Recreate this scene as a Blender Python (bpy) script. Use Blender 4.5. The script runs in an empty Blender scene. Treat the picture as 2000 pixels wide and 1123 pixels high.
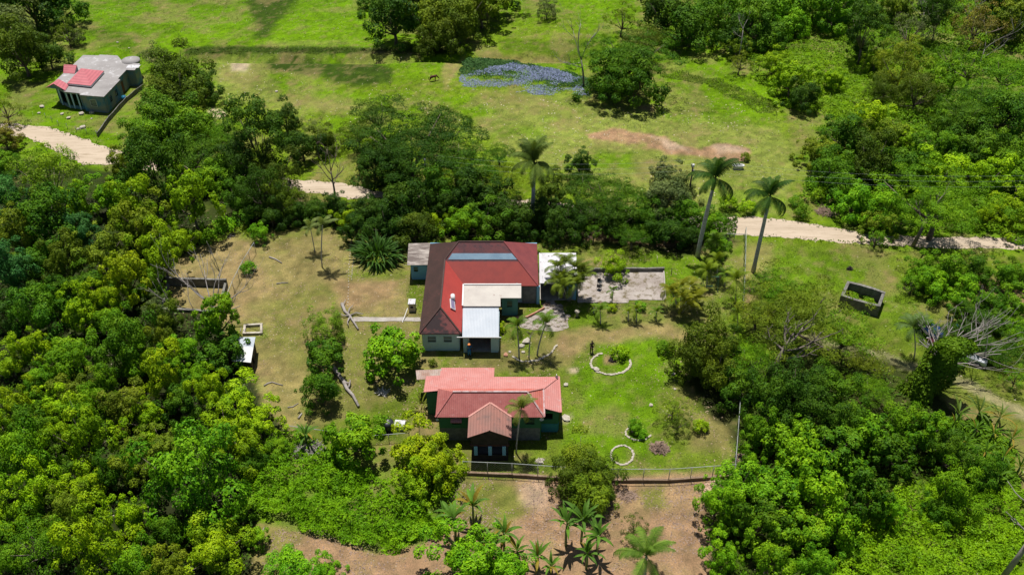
import bpy, math, random
import numpy as np
from mathutils import Vector, Matrix, Quaternion
PI=math.pi
SC=bpy.context.scene
COL=SC.collection
# ------------------------------------------------------------------ camera, light, exposure
F=1750.; TH=math.radians(37.9); CH=67.
cam=bpy.data.objects.new('camera',bpy.data.cameras.new('camera')); COL.objects.link(cam)
cam.location=(0,0,CH); cam.rotation_euler=(PI/2-TH,0,0)
cam.data.sensor_width=36; cam.data.lens=36*F/2000; cam.data.clip_end=6000; cam.data.clip_start=.5
SC.camera=cam
W=bpy.data.worlds.new('World'); SC.world=W; W.use_nodes=True
nt=W.node_tree
sky=nt.nodes.new('ShaderNodeTexSky'); sky.sky_type='NISHITA'; sky.sun_disc=False
SHX,SHY=.07,-.27                      # shadow shift per metre of height
sd=Vector((-SHX,-SHY,1)).normalized() # towards the sun
sky.sun_elevation=math.asin(sd.z); sky.sun_rotation=math.atan2(sd.x,sd.y)
bg=nt.nodes['Background']; bg.inputs[1].default_value=.05
nt.links.new(sky.outputs[0],bg.inputs[0])
sl=bpy.data.lights.new('sun','SUN'); sl.energy=5.0; sl.angle=math.radians(.53); sl.color=(1,.965,.9)
so=bpy.data.objects.new('sun',sl); COL.objects.link(so); so.rotation_euler=sd.to_track_quat('Z','Y').to_euler()
so.location=(0,80,120)
vs=SC.view_settings; vs.view_transform='Standard'; vs.look='None'; vs.gamma=1; vs.exposure=.36
try: vs.use_curve_mapping=False
except Exception: pass
SC.cycles.max_bounces=6; SC.cycles.diffuse_bounces=2; SC.cycles.transmission_bounces=3; SC.cycles.transparent_max_bounces=6
# ------------------------------------------------------------------ helpers
def at(x,y,z=0.):
    u=(x-1000)/F; v=(y-561.5)/F
    dz=-math.sin(TH)-v*math.cos(TH); t=(z-CH)/dz
    return Vector((t*u,t*(math.cos(TH)-v*math.sin(TH)),z))
def proj(X,Y,Z=0.):
    zc=Y*math.cos(TH)-(Z-CH)*math.sin(TH); up=Y*math.sin(TH)+(Z-CH)*math.cos(TH)
    return 1000+F*X/zc, 561.5-F*up/zc
def zat(bx,by,ty):
    """height of something standing at pixel (bx,by) whose top is at row ty"""
    g=at(bx,by); lo,hi=0.,40.
    for _ in range(40):
        m=(lo+hi)/2
        if proj(g.x,g.y,m)[1]>ty: lo=m
        else: hi=m
    return lo
def spx(y): return (F*math.sin(TH)+(y-561.5)*math.cos(TH))/CH
def tag(o,label=None,cat=None,group=None,kind=None):
    if label: o['label']=label
    if cat: o['category']=cat
    if group: o['group']=group
    if kind: o['kind']=kind
    return o
def thing(name,label,cat,loc=(0,0,0),rz=0,group=None):
    o=bpy.data.objects.new(name,None); COL.objects.link(o); o.location=loc; o.rotation_euler=(0,0,rz)
    o.empty_display_size=.3
    return tag(o,label,cat,group)
def link(name,me,parent=None,loc=None,rot=None,scale=None):
    o=bpy.data.objects.new(name,me); COL.objects.link(o)
    if parent is not None: o.parent=parent
    if loc is not None: o.location=loc
    if rot is not None: o.rotation_euler=rot
    if scale is not None: o.scale=scale if hasattr(scale,'__len__') else (scale,)*3
    return o
class MB:
    def __init__(s): s.v=[]; s.f=[]; s.sm=[]
    def add(s,vs,fs,smooth=False):
        b=len(s.v); s.v+= [tuple(p) for p in vs]; s.f+=[[b+i for i in f] for f in fs]; s.sm+=[smooth]*len(fs); return s
    def box(s,x0,x1,y0,y1,z0,z1,M=None):
        v=[Vector(p) for p in ((x0,y0,z0),(x1,y0,z0),(x1,y1,z0),(x0,y1,z0),(x0,y0,z1),(x1,y0,z1),(x1,y1,z1),(x0,y1,z1))]
        if M: v=[M@p for p in v]
        return s.add(v,[(0,3,2,1),(4,5,6,7),(0,1,5,4),(1,2,6,5),(2,3,7,6),(3,0,4,7)])
    def bar(s,a,b,w,h=None):
        """box bar from a to b"""
        a=Vector(a); b=Vector(b); h=h or w; d=(b-a); L=d.length
        q=d.to_track_quat('X','Z').to_matrix().to_4x4(); M=Matrix.Translation(a)@q
        return s.box(0,L,-w/2,w/2,-h/2,h/2,M)
    def tube(s,pts,rad,n=6,cap=True):
        pts=[Vector(p) for p in pts]; k=len(pts); rad=[rad]*k if not hasattr(rad,'__len__') else rad
        vs=[]; up=Vector((0,0,1))
        d0=(pts[1]-pts[0]).normalized(); x=d0.orthogonal().normalized()
        for i,p in enumerate(pts):
            d=(pts[min(i+1,k-1)]-pts[max(i-1,0)]).normalized()
            x=(x-d*x.dot(d)); x=x.normalized() if x.length>1e-6 else d.orthogonal().normalized(); y=d.cross(x)
            for j in range(n):
                a=2*PI*j/n; vs.append(p+(x*math.cos(a)+y*math.sin(a))*rad[i])
        fs=[(i*n+j,i*n+(j+1)%n,(i+1)*n+(j+1)%n,(i+1)*n+j) for i in range(k-1) for j in range(n)]
        if cap: fs+= [tuple(range(n))[::-1],tuple(range((k-1)*n,k*n))]
        return s.add(vs,fs,True)
    def prism(s,poly,z0,z1):
        n=len(poly); vs=[(p[0],p[1],z0) for p in poly]+[(p[0],p[1],z1) for p in poly]
        ar=sum(poly[i][0]*poly[(i+1)%n][1]-poly[(i+1)%n][0]*poly[i][1] for i in range(n))
        fs=[tuple(range(n))[::-1],tuple(range(n,2*n))]+[(i,(i+1)%n,n+(i+1)%n,n+i) for i in range(n)]
        if ar<0: fs=[f[::-1] for f in fs]
        return s.add(vs,fs)
    def slab(s,pts,th):
        """roof plane: polygon of 3-D points, thickened downwards"""
        pts=[Vector(p) for p in pts]; n=len(pts)
        nz=sum((pts[i].x*pts[(i+1)%n].y-pts[(i+1)%n].x*pts[i].y) for i in range(n))
        if nz<0: pts=pts[::-1]
        vs=pts+[p-Vector((0,0,th)) for p in pts]
        fs=[tuple(range(n)),tuple(range(n,2*n))[::-1]]+[(i,n+i,n+(i+1)%n,(i+1)%n) for i in range(n)]
        return s.add(vs,fs)
    def mesh(s,name,mat):
        me=bpy.data.meshes.new(name); me.from_pydata(s.v,[],s.f); me.validate()
        if mat: me.materials.append(mat)
        if len(me.polygons)==len(s.sm): me.polygons.foreach_set('use_smooth',s.sm)
        me.update(); return me
    def build(s,name,mat,parent=None,**k):
        return link(name,s.mesh(name,mat),parent,**k)
def fast_mesh(name,V,Fq,mat,attrs=None,smooth=False):
    """V (n,3); Fq (m,k) faces of k verts"""
    V=np.ascontiguousarray(V,dtype=np.float32); Fq=np.ascontiguousarray(Fq,dtype=np.int32); m,k=Fq.shape
    me=bpy.data.meshes.new(name); me.vertices.add(len(V)); me.vertices.foreach_set('co',V.ravel())
    me.loops.add(m*k); me.loops.foreach_set('vertex_index',Fq.ravel())
    me.polygons.add(m); me.polygons.foreach_set('loop_start',np.arange(0,m*k,k,dtype=np.int32))
    try: me.polygons.foreach_set('loop_total',np.full(m,k,dtype=np.int32))
    except Exception: pass
    me.polygons.foreach_set('use_smooth',np.full(m,smooth))
    for an,(dom,typ,val) in (attrs or {}).items():
        a=me.attributes.new(an,typ,dom)
        a.data.foreach_set('color' if 'COLOR' in typ else 'value',np.ascontiguousarray(val,dtype=np.float32).ravel())
    me.update(calc_edges=True)
    if mat: me.materials.append(mat)
    return me
# value noise for numpy
_rs=np.random.RandomState(5); _T=_rs.rand(256,256)
def vn(x,y):
    xi=np.floor(x).astype(int); yi=np.floor(y).astype(int); fx=x-xi; fy=y-yi
    fx=fx*fx*(3-2*fx); fy=fy*fy*(3-2*fy)
    g=lambda a,b:_T[a%256,b%256]
    return (g(xi,yi)*(1-fx)+g(xi+1,yi)*fx)*(1-fy)+(g(xi,yi+1)*(1-fx)+g(xi+1,yi+1)*fx)*fy
def fbm(x,y,o=4):
    s=0;a=.5
    for i in range(o): s=s+a*vn(x*2**i+17*i,y*2**i+31*i); a*=.5
    return s/(1-.5**o)
# ------------------------------------------------------------------ materials
MATS={}
def nodes(name,rough=.8,spec=.3):
    m=bpy.data.materials.new(name); m.use_nodes=True; t=m.node_tree; b=t.nodes['Principled BSDF']
    b.inputs['Roughness'].default_value=rough; b.inputs['Specular IOR Level'].default_value=spec
    MATS[name]=m; return m,t,b
def nz(t,scale,detail=4,rough=.6,vec=None,dim=None):
    n=t.nodes.new('ShaderNodeTexNoise'); n.inputs['Scale'].default_value=scale; n.inputs['Detail'].default_value=detail; n.inputs['Roughness'].default_value=rough
    if vec: t.links.new(vec,n.inputs['Vector'])
    return n.outputs['Fac']
def coord(t,scale=(1,1,1),rot=(0,0,0),which='Object'):
    c=t.nodes.new('ShaderNodeTexCoord'); m=t.nodes.new('ShaderNodeMapping'); m.inputs['Scale'].default_value=scale; m.inputs['Rotation'].default_value=rot
    t.links.new(c.outputs[which],m.inputs['Vector']); return m.outputs[0]
def rng(t,src,a,b,c=0,d=1):
    n=t.nodes.new('ShaderNodeMapRange'); t.links.new(src,n.inputs[0])
    for i,v in enumerate((a,b,c,d)): n.inputs[i+1].default_value=v
    return n.outputs[0]
def mix(t,fac,a,b,mode='MIX'):
    n=t.nodes.new('ShaderNodeMix'); n.data_type='RGBA'; n.blend_type=mode
    for i,v in ((0,fac),(6,a),(7,b)):
        if hasattr(v,'is_output') or isinstance(v,bpy.types.NodeSocket): t.links.new(v,n.inputs[i])
        elif i==0: n.inputs[0].default_value=v
        else: n.inputs[i].default_value=(*v[:3],1)
    return n.outputs[2]
def bump(t,b,src,strength=.4,dist=.05):
    n=t.nodes.new('ShaderNodeBump'); n.inputs['Strength'].default_value=strength; n.inputs['Distance'].default_value=dist
    t.links.new(src,n.inputs['Height']); t.links.new(n.outputs[0],b.inputs['Normal'])
def worn(name,c1,c2,scale=.6,lo=.45,hi=.6,fine=.25,rough=.8,stretch=(1,1,1),rot=(0,0,0),c3=None,lo3=.6,hi3=.66,bmp=.3,wave=0,wdir='X'):
    m,t,b=nodes(name,rough); v=coord(t,stretch,rot)
    f=rng(t,nz(t,scale,6,.65,v),lo,hi); col=mix(t,f,c1,c2)
    if c3:
        f3=rng(t,nz(t,scale*2.3+.4,6,.7,v),lo3,hi3); col=mix(t,f3,col,c3)
    fn=nz(t,9,5,.7,coord(t,(1,1,1)))
    col=mix(t,1,col,mix(t,rng(t,fn,.25,.75),(1-fine,)*3,(1+fine*.6,)*3),'MULTIPLY')
    h=fn
    if wave:
        w=t.nodes.new('ShaderNodeTexWave'); w.inputs['Scale'].default_value=wave; w.bands_direction=wdir; w.inputs['Distortion'].default_value=.15
        t.links.new(coord(t),w.inputs[0]); h=w.outputs['Fac']
        col=mix(t,1,col,mix(t,h,(.86,.86,.86),(1.05,1.05,1.05)),'MULTIPLY')
    t.links.new(col,b.inputs['Base Color'])
    bump(t,b,h,bmp,.03); return m
def leafmat(name,trans=.17,rough=.6,spec=.12,hue=.022):
    m,t,b=nodes(name,rough,spec)
    oi=t.nodes.new('ShaderNodeObjectInfo'); at_=t.nodes.new('ShaderNodeAttribute'); at_.attribute_name='tint'
    a2=t.nodes.new('ShaderNodeAttribute'); a2.attribute_name='flush'
    hsv=t.nodes.new('ShaderNodeHueSaturation')
    t.links.new(oi.outputs['Color'],hsv.inputs['Color'])
    t.links.new(rng(t,at_.outputs['Fac'],0,1,.5+hue,.5-hue),hsv.inputs['Hue'])
    t.links.new(rng(t,at_.outputs['Fac'],0,1,.42,1.52),hsv.inputs['Value'])
    fl=t.nodes.new('ShaderNodeMath'); fl.operation='LESS_THAN'; t.links.new(a2.outputs['Fac'],fl.inputs[0]); t.links.new(oi.outputs['Alpha'],fl.inputs[1])
    f2=t.nodes.new('ShaderNodeMath'); f2.operation='MULTIPLY'; t.links.new(fl.outputs[0],f2.inputs[0]); f2.inputs[1].default_value=.75
    yel=mix(t,at_.outputs['Fac'],(.16,.19,.004),(.33,.38,.006))
    col=mix(t,f2.outputs[0],hsv.outputs[0],yel)
    rv=mix(t,oi.outputs['Random'],(.88,.9,.9),(1.12,1.1,1.08)); col=mix(t,1,col,rv,'MULTIPLY')
    t.links.new(col,b.inputs['Base Color'])
    tr=t.nodes.new('ShaderNodeBsdfTranslucent'); tc=mix(t,1,col,(1.25,1.2,.5),'MULTIPLY'); t.links.new(tc,tr.inputs[0])
    ms=t.nodes.new('ShaderNodeMixShader'); ms.inputs[0].default_value=trans
    t.links.new(b.outputs[0],ms.inputs[1]); t.links.new(tr.outputs[0],ms.inputs[2]); t.links.new(ms.outputs[0],t.nodes['Material Output'].inputs[0])
    return m
LEAF=leafmat('leaf'); FROND=leafmat('frond',.25,.6,.18,.02)
BARK=worn('bark',(.12,.09,.065),(.2,.165,.13),3,.4,.6,.3,.95)
PALMBARK=worn('palm_bark',(.36,.34,.32),(.50,.48,.46),2,.4,.6,.2,.85,(1,1,3))
DEADWOOD=worn('dead_wood',(.23,.20,.18),(.33,.305,.285),2,.4,.65,.25,.9)
GREENSHAFT=worn('crown_shaft',(.10,.17,.05),(.14,.22,.06),2,.4,.6,.1,.5)
STONE=worn('stone',(.33,.29,.23),(.45,.41,.34),2,.4,.6,.3,.9)
OLDWALL=worn('old_masonry',(.10,.095,.085),(.22,.21,.19),1.6,.35,.65,.3,.95,c3=(.06,.08,.03),lo3=.55,hi3=.7,bmp=.8)
CONC=worn('concrete',(.26,.23,.20),(.37,.34,.31),.7,.38,.6,.22,.9,c3=(.14,.10,.07),lo3=.6,hi3=.75,bmp=.4)
PATIO=worn('patio_concrete',(.25,.21,.185),(.36,.32,.29),.35,.38,.62,.25,.9,c3=(.13,.105,.06),lo3=.50,hi3=.62,bmp=.5)
CROOF=worn('grey_concrete_roof',(.21,.195,.19),(.29,.275,.27),.18,.35,.6,.16,.9,c3=(.46,.45,.46),lo3=.55,hi3=.68,bmp=.3)
ROADM=worn('road_dirt',(.37,.295,.215),(.46,.375,.285),.35,.35,.65,.12,1,stretch=(.25,1.6,1),c3=(.29,.225,.155),lo3=.52,hi3=.68,bmp=.35)
RED=worn('red_roof',(.265,.044,.035),(.215,.038,.032),.8,.4,.7,.12,.55,wave=2.2)
REDB=worn('red_roof_bright',(.36,.052,.042),(.31,.045,.038),.8,.4,.7,.1,.55)
REDP=worn('red_roof_faded',(.22,.052,.052),(.17,.042,.045),.9,.4,.65,.2,.8)
DARKR=worn('dark_weathered_roof',(.046,.025,.021),(.062,.031,.026),.8,.4,.6,.25,.7,c3=(.13,.042,.038),lo3=.62,hi3=.68,stretch=(1,.6,1),rot=(0,0,.5))
DARKR2=worn('dark_stained_red_roof',(.036,.022,.023),(.15,.048,.045),.55,.5,.58,.25,.7,stretch=(.7,1,1),rot=(0,0,-.6))
DARKR3=worn('brown_red_roof',(.13,.035,.036),(.085,.03,.034),.6,.35,.6,.25,.7,c3=(.05,.025,.03),lo3=.5,hi3=.65)
BLUE_SHEET=worn('blue_grey_sheet',(.13,.21,.29),(.17,.26,.34),.8,.4,.6,.15,.5)
PINK=worn('pink_roof',(.29,.080,.074),(.36,.118,.105),.8,.35,.65,.2,.7,c3=(.40,.20,.19),lo3=.58,hi3=.7,wave=1.6)
PINK2=worn('pink_roof_light',(.43,.16,.14),(.47,.205,.185),.7,.35,.65,.15,.7,c3=(.43,.28,.265),lo3=.57,hi3=.72,wave=1.6)
PINKB=worn('porch_roof_brown_pink',(.27,.125,.10),(.20,.112,.093),.5,.38,.62,.15,.75,c3=(.15,.09,.08),lo3=.56,hi3=.7,wave=1.1)
WHITECAP=worn('pale_ridge_cap',(.42,.33,.33),(.30,.13,.12),1.5,.4,.62,.2,.7)
PORCHCAP=worn('pink_ridge_cap',(.5,.25,.21),(.42,.18,.15),1.5,.4,.62,.2,.7)
CREAM=worn('cream_flat_roof',(.44,.41,.37),(.37,.34,.31),.4,.4,.65,.08,.8,c3=(.20,.10,.085),lo3=.66,hi3=.70)
SILVER=worn('silver_zinc_roof',(.37,.405,.45),(.42,.45,.49),.5,.4,.65,.05,.45,c3=(.30,.29,.30),lo3=.62,hi3=.75,wave=1.9)
STAINW=worn('stained_white_roof',(.50,.49,.51),(.38,.37,.38),.6,.45,.7,.1,.7,c3=(.12,.11,.10),lo3=.57,hi3=.64,stretch=(1.6,.8,1))
RUSTY=worn('rusty_grey_roof',(.12,.095,.085),(.34,.30,.27),.9,.42,.6,.25,.8,stretch=(.5,1.6,1))
RUSTR=worn('rusty_corrugated_sheet',(.28,.17,.13),(.36,.29,.25),.9,.4,.6,.3,.8,wave=1.4)
PALEBLUE=worn('pale_blue_wall',(.50,.66,.72),(.42,.57,.63),.8,.4,.7,.1,.8,c3=(.30,.33,.33),lo3=.62,hi3=.75)
BLUEW=worn('blue_wall',(.20,.43,.60),(.16,.36,.52),.8,.4,.7,.1,.8)
GREENW=worn('green_wall',(.045,.17,.085),(.035,.13,.07),.8,.4,.7,.1,.8)
TEALW=worn('teal_wall',(.10,.27,.25),(.08,.22,.21),.8,.4,.7,.12,.8)
TURQ=worn('turquoise_wall',(.05,.24,.30),(.04,.20,.25),.8,.4,.7,.12,.8)
DBLUE=worn('blue_rendered_wall',(.075,.20,.27),(.24,.25,.20),.5,.42,.58,.2,.9)
GREYSTONE=worn('grey_stone_wall',(.13,.135,.15),(.20,.20,.21),2.5,.4,.6,.3,.9,bmp=.8)
WHITEP=worn('white_paint',(.62,.62,.61),(.56,.55,.54),1,.4,.7,.06,.6)
PTILE=worn('pink_roof_tiles',(.50,.15,.17),(.44,.125,.145),1,.4,.7,.1,.6,wave=1.3,wdir='Z')
CREAMP=worn('cream_paint',(.50,.42,.31),(.42,.35,.26),1.5,.4,.7,.12,.8)
DARK=worn('dark_wood',(.022,.018,.016),(.04,.03,.026),2,.4,.6,.2,.8)
METAL=worn('galvanised_wire',(.30,.33,.32),(.36,.38,.37),3,.4,.6,.1,.5)
POSTM=worn('grey_post',(.20,.20,.185),(.28,.27,.25),3,.4,.6,.15,.7)
GREENM=worn('green_painted_metal',(.06,.16,.10),(.08,.19,.12),3,.4,.6,.15,.6)
BRICK=worn('broken_brick',(.36,.16,.10),(.42,.24,.17),2,.4,.6,.25,.9)
BRUSH=worn('dry_brushwood',(.22,.15,.11),(.31,.22,.17),2,.4,.6,.3,.95)
DRYLEAF=worn('dry_fronds',(.24,.17,.10),(.33,.25,.16),2,.4,.6,.3,.9)
def flat(name,c,rough=.5,spec=.4,metal=0):
    m,t,b=nodes(name,rough,spec); b.inputs['Metallic'].default_value=metal
    col=mix(t,rng(t,nz(t,4,3),.3,.7),[x*.88 for x in c],[x*1.1 for x in c]); t.links.new(col,b.inputs['Base Color']); return m
GLASS=flat('window_glass',(.03,.045,.05),.12,.8)
BLACKP=flat('black_plastic',(.02,.024,.03),.4)
SKIN=flat('brown_skin',(.10,.05,.032),.6); HAIR=flat('black_hair',(.01,.009,.008),.7)
# ------------------------------------------------------------------ ground: one sheet; colours of grass, dry grass and soil by place
def seg_sd(px,py,poly):
    n=len(poly); d=np.full(px.shape,1e9); ins=np.zeros(px.shape,bool)
    for i in range(n):
        x0,y0=poly[i]; x1,y1=poly[(i+1)%n]
        ex,ey=x1-x0,y1-y0; L=ex*ex+ey*ey+1e-9
        t=np.clip(((px-x0)*ex+(py-y0)*ey)/L,0,1)
        d=np.minimum(d,np.hypot(px-x0-t*ex,py-y0-t*ey))
        c=((y0>py)!=(y1>py)); xx=x0+(py-y0)*(ex)/(ey if abs(ey)>1e-9 else 1e-9); ins^=c&(px<xx)
    return np.where(ins,-d,d)
LUSH=(.095,.190,.001); LUSH2=(.075,.160,.002); FIELD=(.106,.172,.006); PALE=(.165,.200,.038); LAWN=(.100,.145,.012); BRIGHT=(.082,.165,.002)
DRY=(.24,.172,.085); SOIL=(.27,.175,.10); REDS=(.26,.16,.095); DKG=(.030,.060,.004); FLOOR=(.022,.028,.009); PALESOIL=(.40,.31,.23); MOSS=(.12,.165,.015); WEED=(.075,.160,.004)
# (colour, polygon in photo pixels, softness px, noise px, strength)
PAINT=[
 (FIELD,[(380,180),(700,150),(1500,170),(1700,330),(1700,480),(300,480),(300,260)],22,26,1),
 (LUSH,[(-60,-60),(1100,-60),(1000,60),(900,100),(560,100),(380,90),(300,150),(260,260),(-60,330)],8,10,1),
 (LUSH2,[(140,40),(420,60),(700,30),(820,-60),(140,-60)],40,60,.7),
 (DKG,[(480,-10),(590,-10),(560,30),(520,75),(500,70)],12,10,1),
 (DKG,[(250,62),(280,85),(340,120),(320,132),(240,100),(160,65),(170,48)],10,8,.45),
 (LUSH,[(500,150),(700,180),(960,200),(970,240),(870,250),(700,215),(560,175)],8,10,.9),
 (LUSH,[(640,230),(760,225),(770,280),(650,270)],8,10,.8),
 (DKG,[(360,92),(900,90),(900,105),(360,107)],3,4,1),
 (PALE,[(370,106),(640,105),(640,112),(400,120)],5,5,.6),
 (PALE,[(520,80),(660,82),(660,90),(520,92)],4,4,.55),
 (DKG,[(505,115),(560,108),(770,125),(760,165),(700,172),(600,145),(520,135)],7,12,1),
 (PALE,[(430,110),(500,130),(560,190),(740,205),(700,225),(640,225),(520,215),(430,190),(405,150)],14,18,.9),
 (PALE,[(960,190),(1250,205),(1500,240),(1580,300),(1560,420),(1300,420),(1000,300),(930,260)],22,26,.95),
 (PALESOIL,[(450,118),(490,118),(478,142),(452,140)],5,6,.8),
 (PALESOIL,[(410,210),(445,215),(440,232),(405,230)],4,6,.8),
 (LUSH,[(1290,130),(1500,150),(1500,240),(1420,235),(1330,240),(1270,215)],16,16,.9),
 (LUSH,[(1100,300),(1240,295),(1235,330),(1110,335)],8,9,.85),
 (LUSH,[(1050,215),(1130,212),(1120,235),(1060,235)],9,8,.7),
 (LUSH,[(960,248),(1060,250),(1060,272),(960,270)],9,8,.6),
 (FIELD,[(900,50),(1130,30),(1160,110),(960,130)],20,20,.8),
 (REDS,[(940,105),(1110,105),(1090,125),(960,122)],8,10,.55),
 (DKG,[(980,75),(1180,82),(1170,110),(980,98)],8,8,.5),
 (REDS,[(1142,262),(1200,252),(1300,268),(1340,285),(1450,282),(1470,300),(1440,318),(1380,305),(1330,308),(1260,285),(1150,278)],4,12,.95),
 (PALESOIL,[(1270,268),(1330,280),(1350,296),(1300,290)],6,10,.6),
 (PALESOIL,[(1385,285),(1445,284),(1460,296),(1400,302)],6,8,.6),
 (REDS,[(1250,205),(1280,203),(1278,218),(1252,215)],4,5,.7),
 (SOIL,[(870,120),(905,105),(900,130),(872,172),(882,180),(866,182),(862,150)],4,5,.45),
 (LUSH,[(1480,40),(1700,20),(1750,200),(1660,330),(1500,200)],18,20,.9),
 (WEED,[(1500,0),(2080,-60),(2080,480),(1640,450),(1560,300),(1700,200)],20,20,.8),
 (LUSH,[(1380,330),(1560,390),(1560,425),(1400,418)],10,14,.5),
 # below the road, right
 (LAWN,[(1440,470),(2080,500),(2080,1123),(1700,900),(1500,760),(1440,600)],10,10,1),
 (BRIGHT,[(1500,480),(1720,500),(1700,560),(1560,570),(1480,520)],22,20,.75),
 (BRIGHT,[(1640,560),(1860,540),(1800,680),(1740,640)],22,20,.55),
 (DRY,[(1450,470),(1520,478),(1500,560),(1452,620)],9,9,.5),
 (SOIL,[(1900,540),(2080,540),(2080,600),(1920,590)],14,12,.7),
 (SOIL,[(1450,560),(1475,560),(1468,620),(1450,620)],5,5,.7),
 # dirt drive lower right
 (PALESOIL,[(1560,655),(1660,672),(1740,688),(1780,705),(1870,728),(1940,765),(2060,830),(2060,850),(1920,782),(1850,745),(1760,716),(1640,688)],3,9,.42),
 (DRY,[(1840,745),(2060,780),(2060,1000),(1960,930),(1860,800)],22,26,.12),
 # yard
 (LAWN,[(500,455),(700,440),(860,440),(1450,470),(1450,700),(1430,920),(900,935),(560,850),(480,700),(430,520)],8,10,1),
 (DRY,[(380,480),(500,470),(690,450),(690,540),(800,560),(820,650),(700,620),(600,700),(640,790),(540,860),(490,760),(500,640),(300,640),(300,540)],16,30,.66),
 (DRY,[(380,470),(480,460),(520,560),(440,640),(340,640),(330,520)],10,20,.6),
 (LAWN,[(520,600),(640,560),(720,640),(680,720),(520,700)],25,30,.5),
 (REDS,[(660,540),(760,545),(760,600),(700,610),(655,580)],14,18,.55),
 (SOIL,[(440,620),(470,600),(520,740),(480,760)],14,18,.4),
 (BRIGHT,[(895,690),(920,688),(930,718),(895,718)],9,8,.8),
 (BRIGHT,[(1110,740),(1150,660),(1320,650),(1330,700),(1300,800),(1290,905),(1110,905),(1130,800)],26,26,.95),
 (BRIGHT,[(1240,480),(1445,480),(1445,640),(1250,640),(1300,560)],24,20,.65),
 (BRIGHT,[(1100,590),(1300,590),(1300,640),(1100,630)],14,12,.6),
 (SOIL,[(1080,640),(1300,635),(1420,640),(1430,665),(1290,662),(1220,668),(1140,672),(1110,700),(1080,690)],8,14,.62),
 (SOIL,[(1040,660),(1100,655),(1110,720),(1030,725)],14,14,.4),
 (DRY,[(1130,500),(1200,498),(1210,520),(1135,520)],8,8,.6),
 (PALESOIL,[(1110,718),(1132,718),(1130,730),(1112,728)],3,4,.8),
 (PALESOIL,[(1098,812),(1118,810),(1115,826),(1100,824)],3,4,.7),
 (SOIL,[(1290,600),(1320,600),(1330,640),(1300,640)],9,9,.3),
 (DRY,[(1340,810),(1420,800),(1430,890),(1340,880)],14,16,.55),
 (SOIL,[(1178,694),(1205,694),(1205,712),(1180,712)],4,4,.8),
 (SOIL,[(820,690),(860,680),(860,720),(815,725)],8,9,.5),
 (SOIL,[(820,790),(852,800),(850,880),(800,850)],8,9,.6),
 (DRY,[(900,690),(1000,688),(990,715),(910,716)],14,14,.5),
 # under the trees behind the house
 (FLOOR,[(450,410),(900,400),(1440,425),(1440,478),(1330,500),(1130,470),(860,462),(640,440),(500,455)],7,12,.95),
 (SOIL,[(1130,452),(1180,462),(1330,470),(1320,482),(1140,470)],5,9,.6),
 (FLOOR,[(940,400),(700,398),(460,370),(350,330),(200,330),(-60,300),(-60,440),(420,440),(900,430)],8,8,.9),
 # the wood at the left
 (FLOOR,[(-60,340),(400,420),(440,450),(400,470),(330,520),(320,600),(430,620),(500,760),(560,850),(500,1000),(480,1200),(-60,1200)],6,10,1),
 # bottom: dirt plot
 (SOIL,[(900,932),(1450,925),(1400,1000),(1380,1200),(480,1200),(500,1020),(620,1040),(820,1060),(900,1000)],7,9,1),
 (LAWN,[(900,930),(1010,935),(1030,1000),(960,1060),(900,1000)],14,16,.8),
 (MOSS,[(500,1020),(600,1040),(560,1100),(600,1200),(480,1200)],14,18,.6),
 (DRY,[(1210,940),(1380,940),(1360,1010),(1220,1000)],14,18,.5),
 (LAWN,[(1250,955),(1300,950),(1310,990),(1260,990)],8,10,.7),
 (PALESOIL,[(1020,940),(1080,950),(1060,1000),(1020,980)],14,18,.5),
 (WEED,[(500,870),(560,850),(880,1000),(870,1040),(740,1085),(640,1045),(520,1010),(470,980)],6,8,1),
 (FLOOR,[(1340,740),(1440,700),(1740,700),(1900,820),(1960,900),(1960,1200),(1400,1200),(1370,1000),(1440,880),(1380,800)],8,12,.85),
 (LUSH,[(1700,940),(1900,930),(1960,1010),(2060,1000),(2060,1200),(1620,1200),(1680,1080)],8,10,1),
 (LAWN,[(1950,840),(2060,830),(2060,960),(1990,930)],8,10,.8),
]
def gz(X,Y):
    """relief of the pasture beyond the road"""
    X=np.asarray(X,dtype=float); Y=np.asarray(Y,dtype=float)
    far=np.clip((Y-118-45*np.clip((-X-15)/25,0,1))/25,0,1)
    u=(fbm(X*.03+3,Y*.03+9,3)-.5)*3.0*far
    d=np.exp(-((Y-153.8-.5*np.sin(X*.06))/1.5)**2)*1.0*np.clip((X+75)/10,0,1)*np.clip((20-X)/8,0,1)
    return u-d
xs=np.concatenate([[-1500,-800,-450,-260,-180],np.arange(-140,-72,.8),np.arange(-72,72,.42),np.arange(72,140.1,.8),[180,260,450,800,1500]])
ys=np.concatenate([[-600,-300,-120,-40,0,25],np.arange(38,125,.42),np.arange(125,205,.6),[215,240,290,380,600,1100,2000]])
GX,GY=np.meshgrid(xs,ys); GZ=gz(GX,GY)
zc=GY*math.cos(TH)+CH*math.sin(TH); up=GY*math.sin(TH)-CH*math.cos(TH); zc=np.maximum(zc,5)
PX=1000+F*GX/zc; PY=561.5-F*up/zc
WXn=(fbm(GX*.35,GY*.35,4)-.5)*2; WYn=(fbm(GX*.35+50,GY*.35+70,4)-.5)*2
C=np.zeros(GX.shape+(3,)); C[:]=LUSH
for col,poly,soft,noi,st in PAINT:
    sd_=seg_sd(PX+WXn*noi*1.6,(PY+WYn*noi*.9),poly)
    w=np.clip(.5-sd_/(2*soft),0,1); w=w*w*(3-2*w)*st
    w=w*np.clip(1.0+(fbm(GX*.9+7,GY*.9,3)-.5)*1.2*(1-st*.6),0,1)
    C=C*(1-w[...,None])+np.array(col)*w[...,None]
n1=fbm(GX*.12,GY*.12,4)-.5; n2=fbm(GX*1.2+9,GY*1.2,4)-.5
C*= (1+.6*n1+.9*n2)[...,None]
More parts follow.
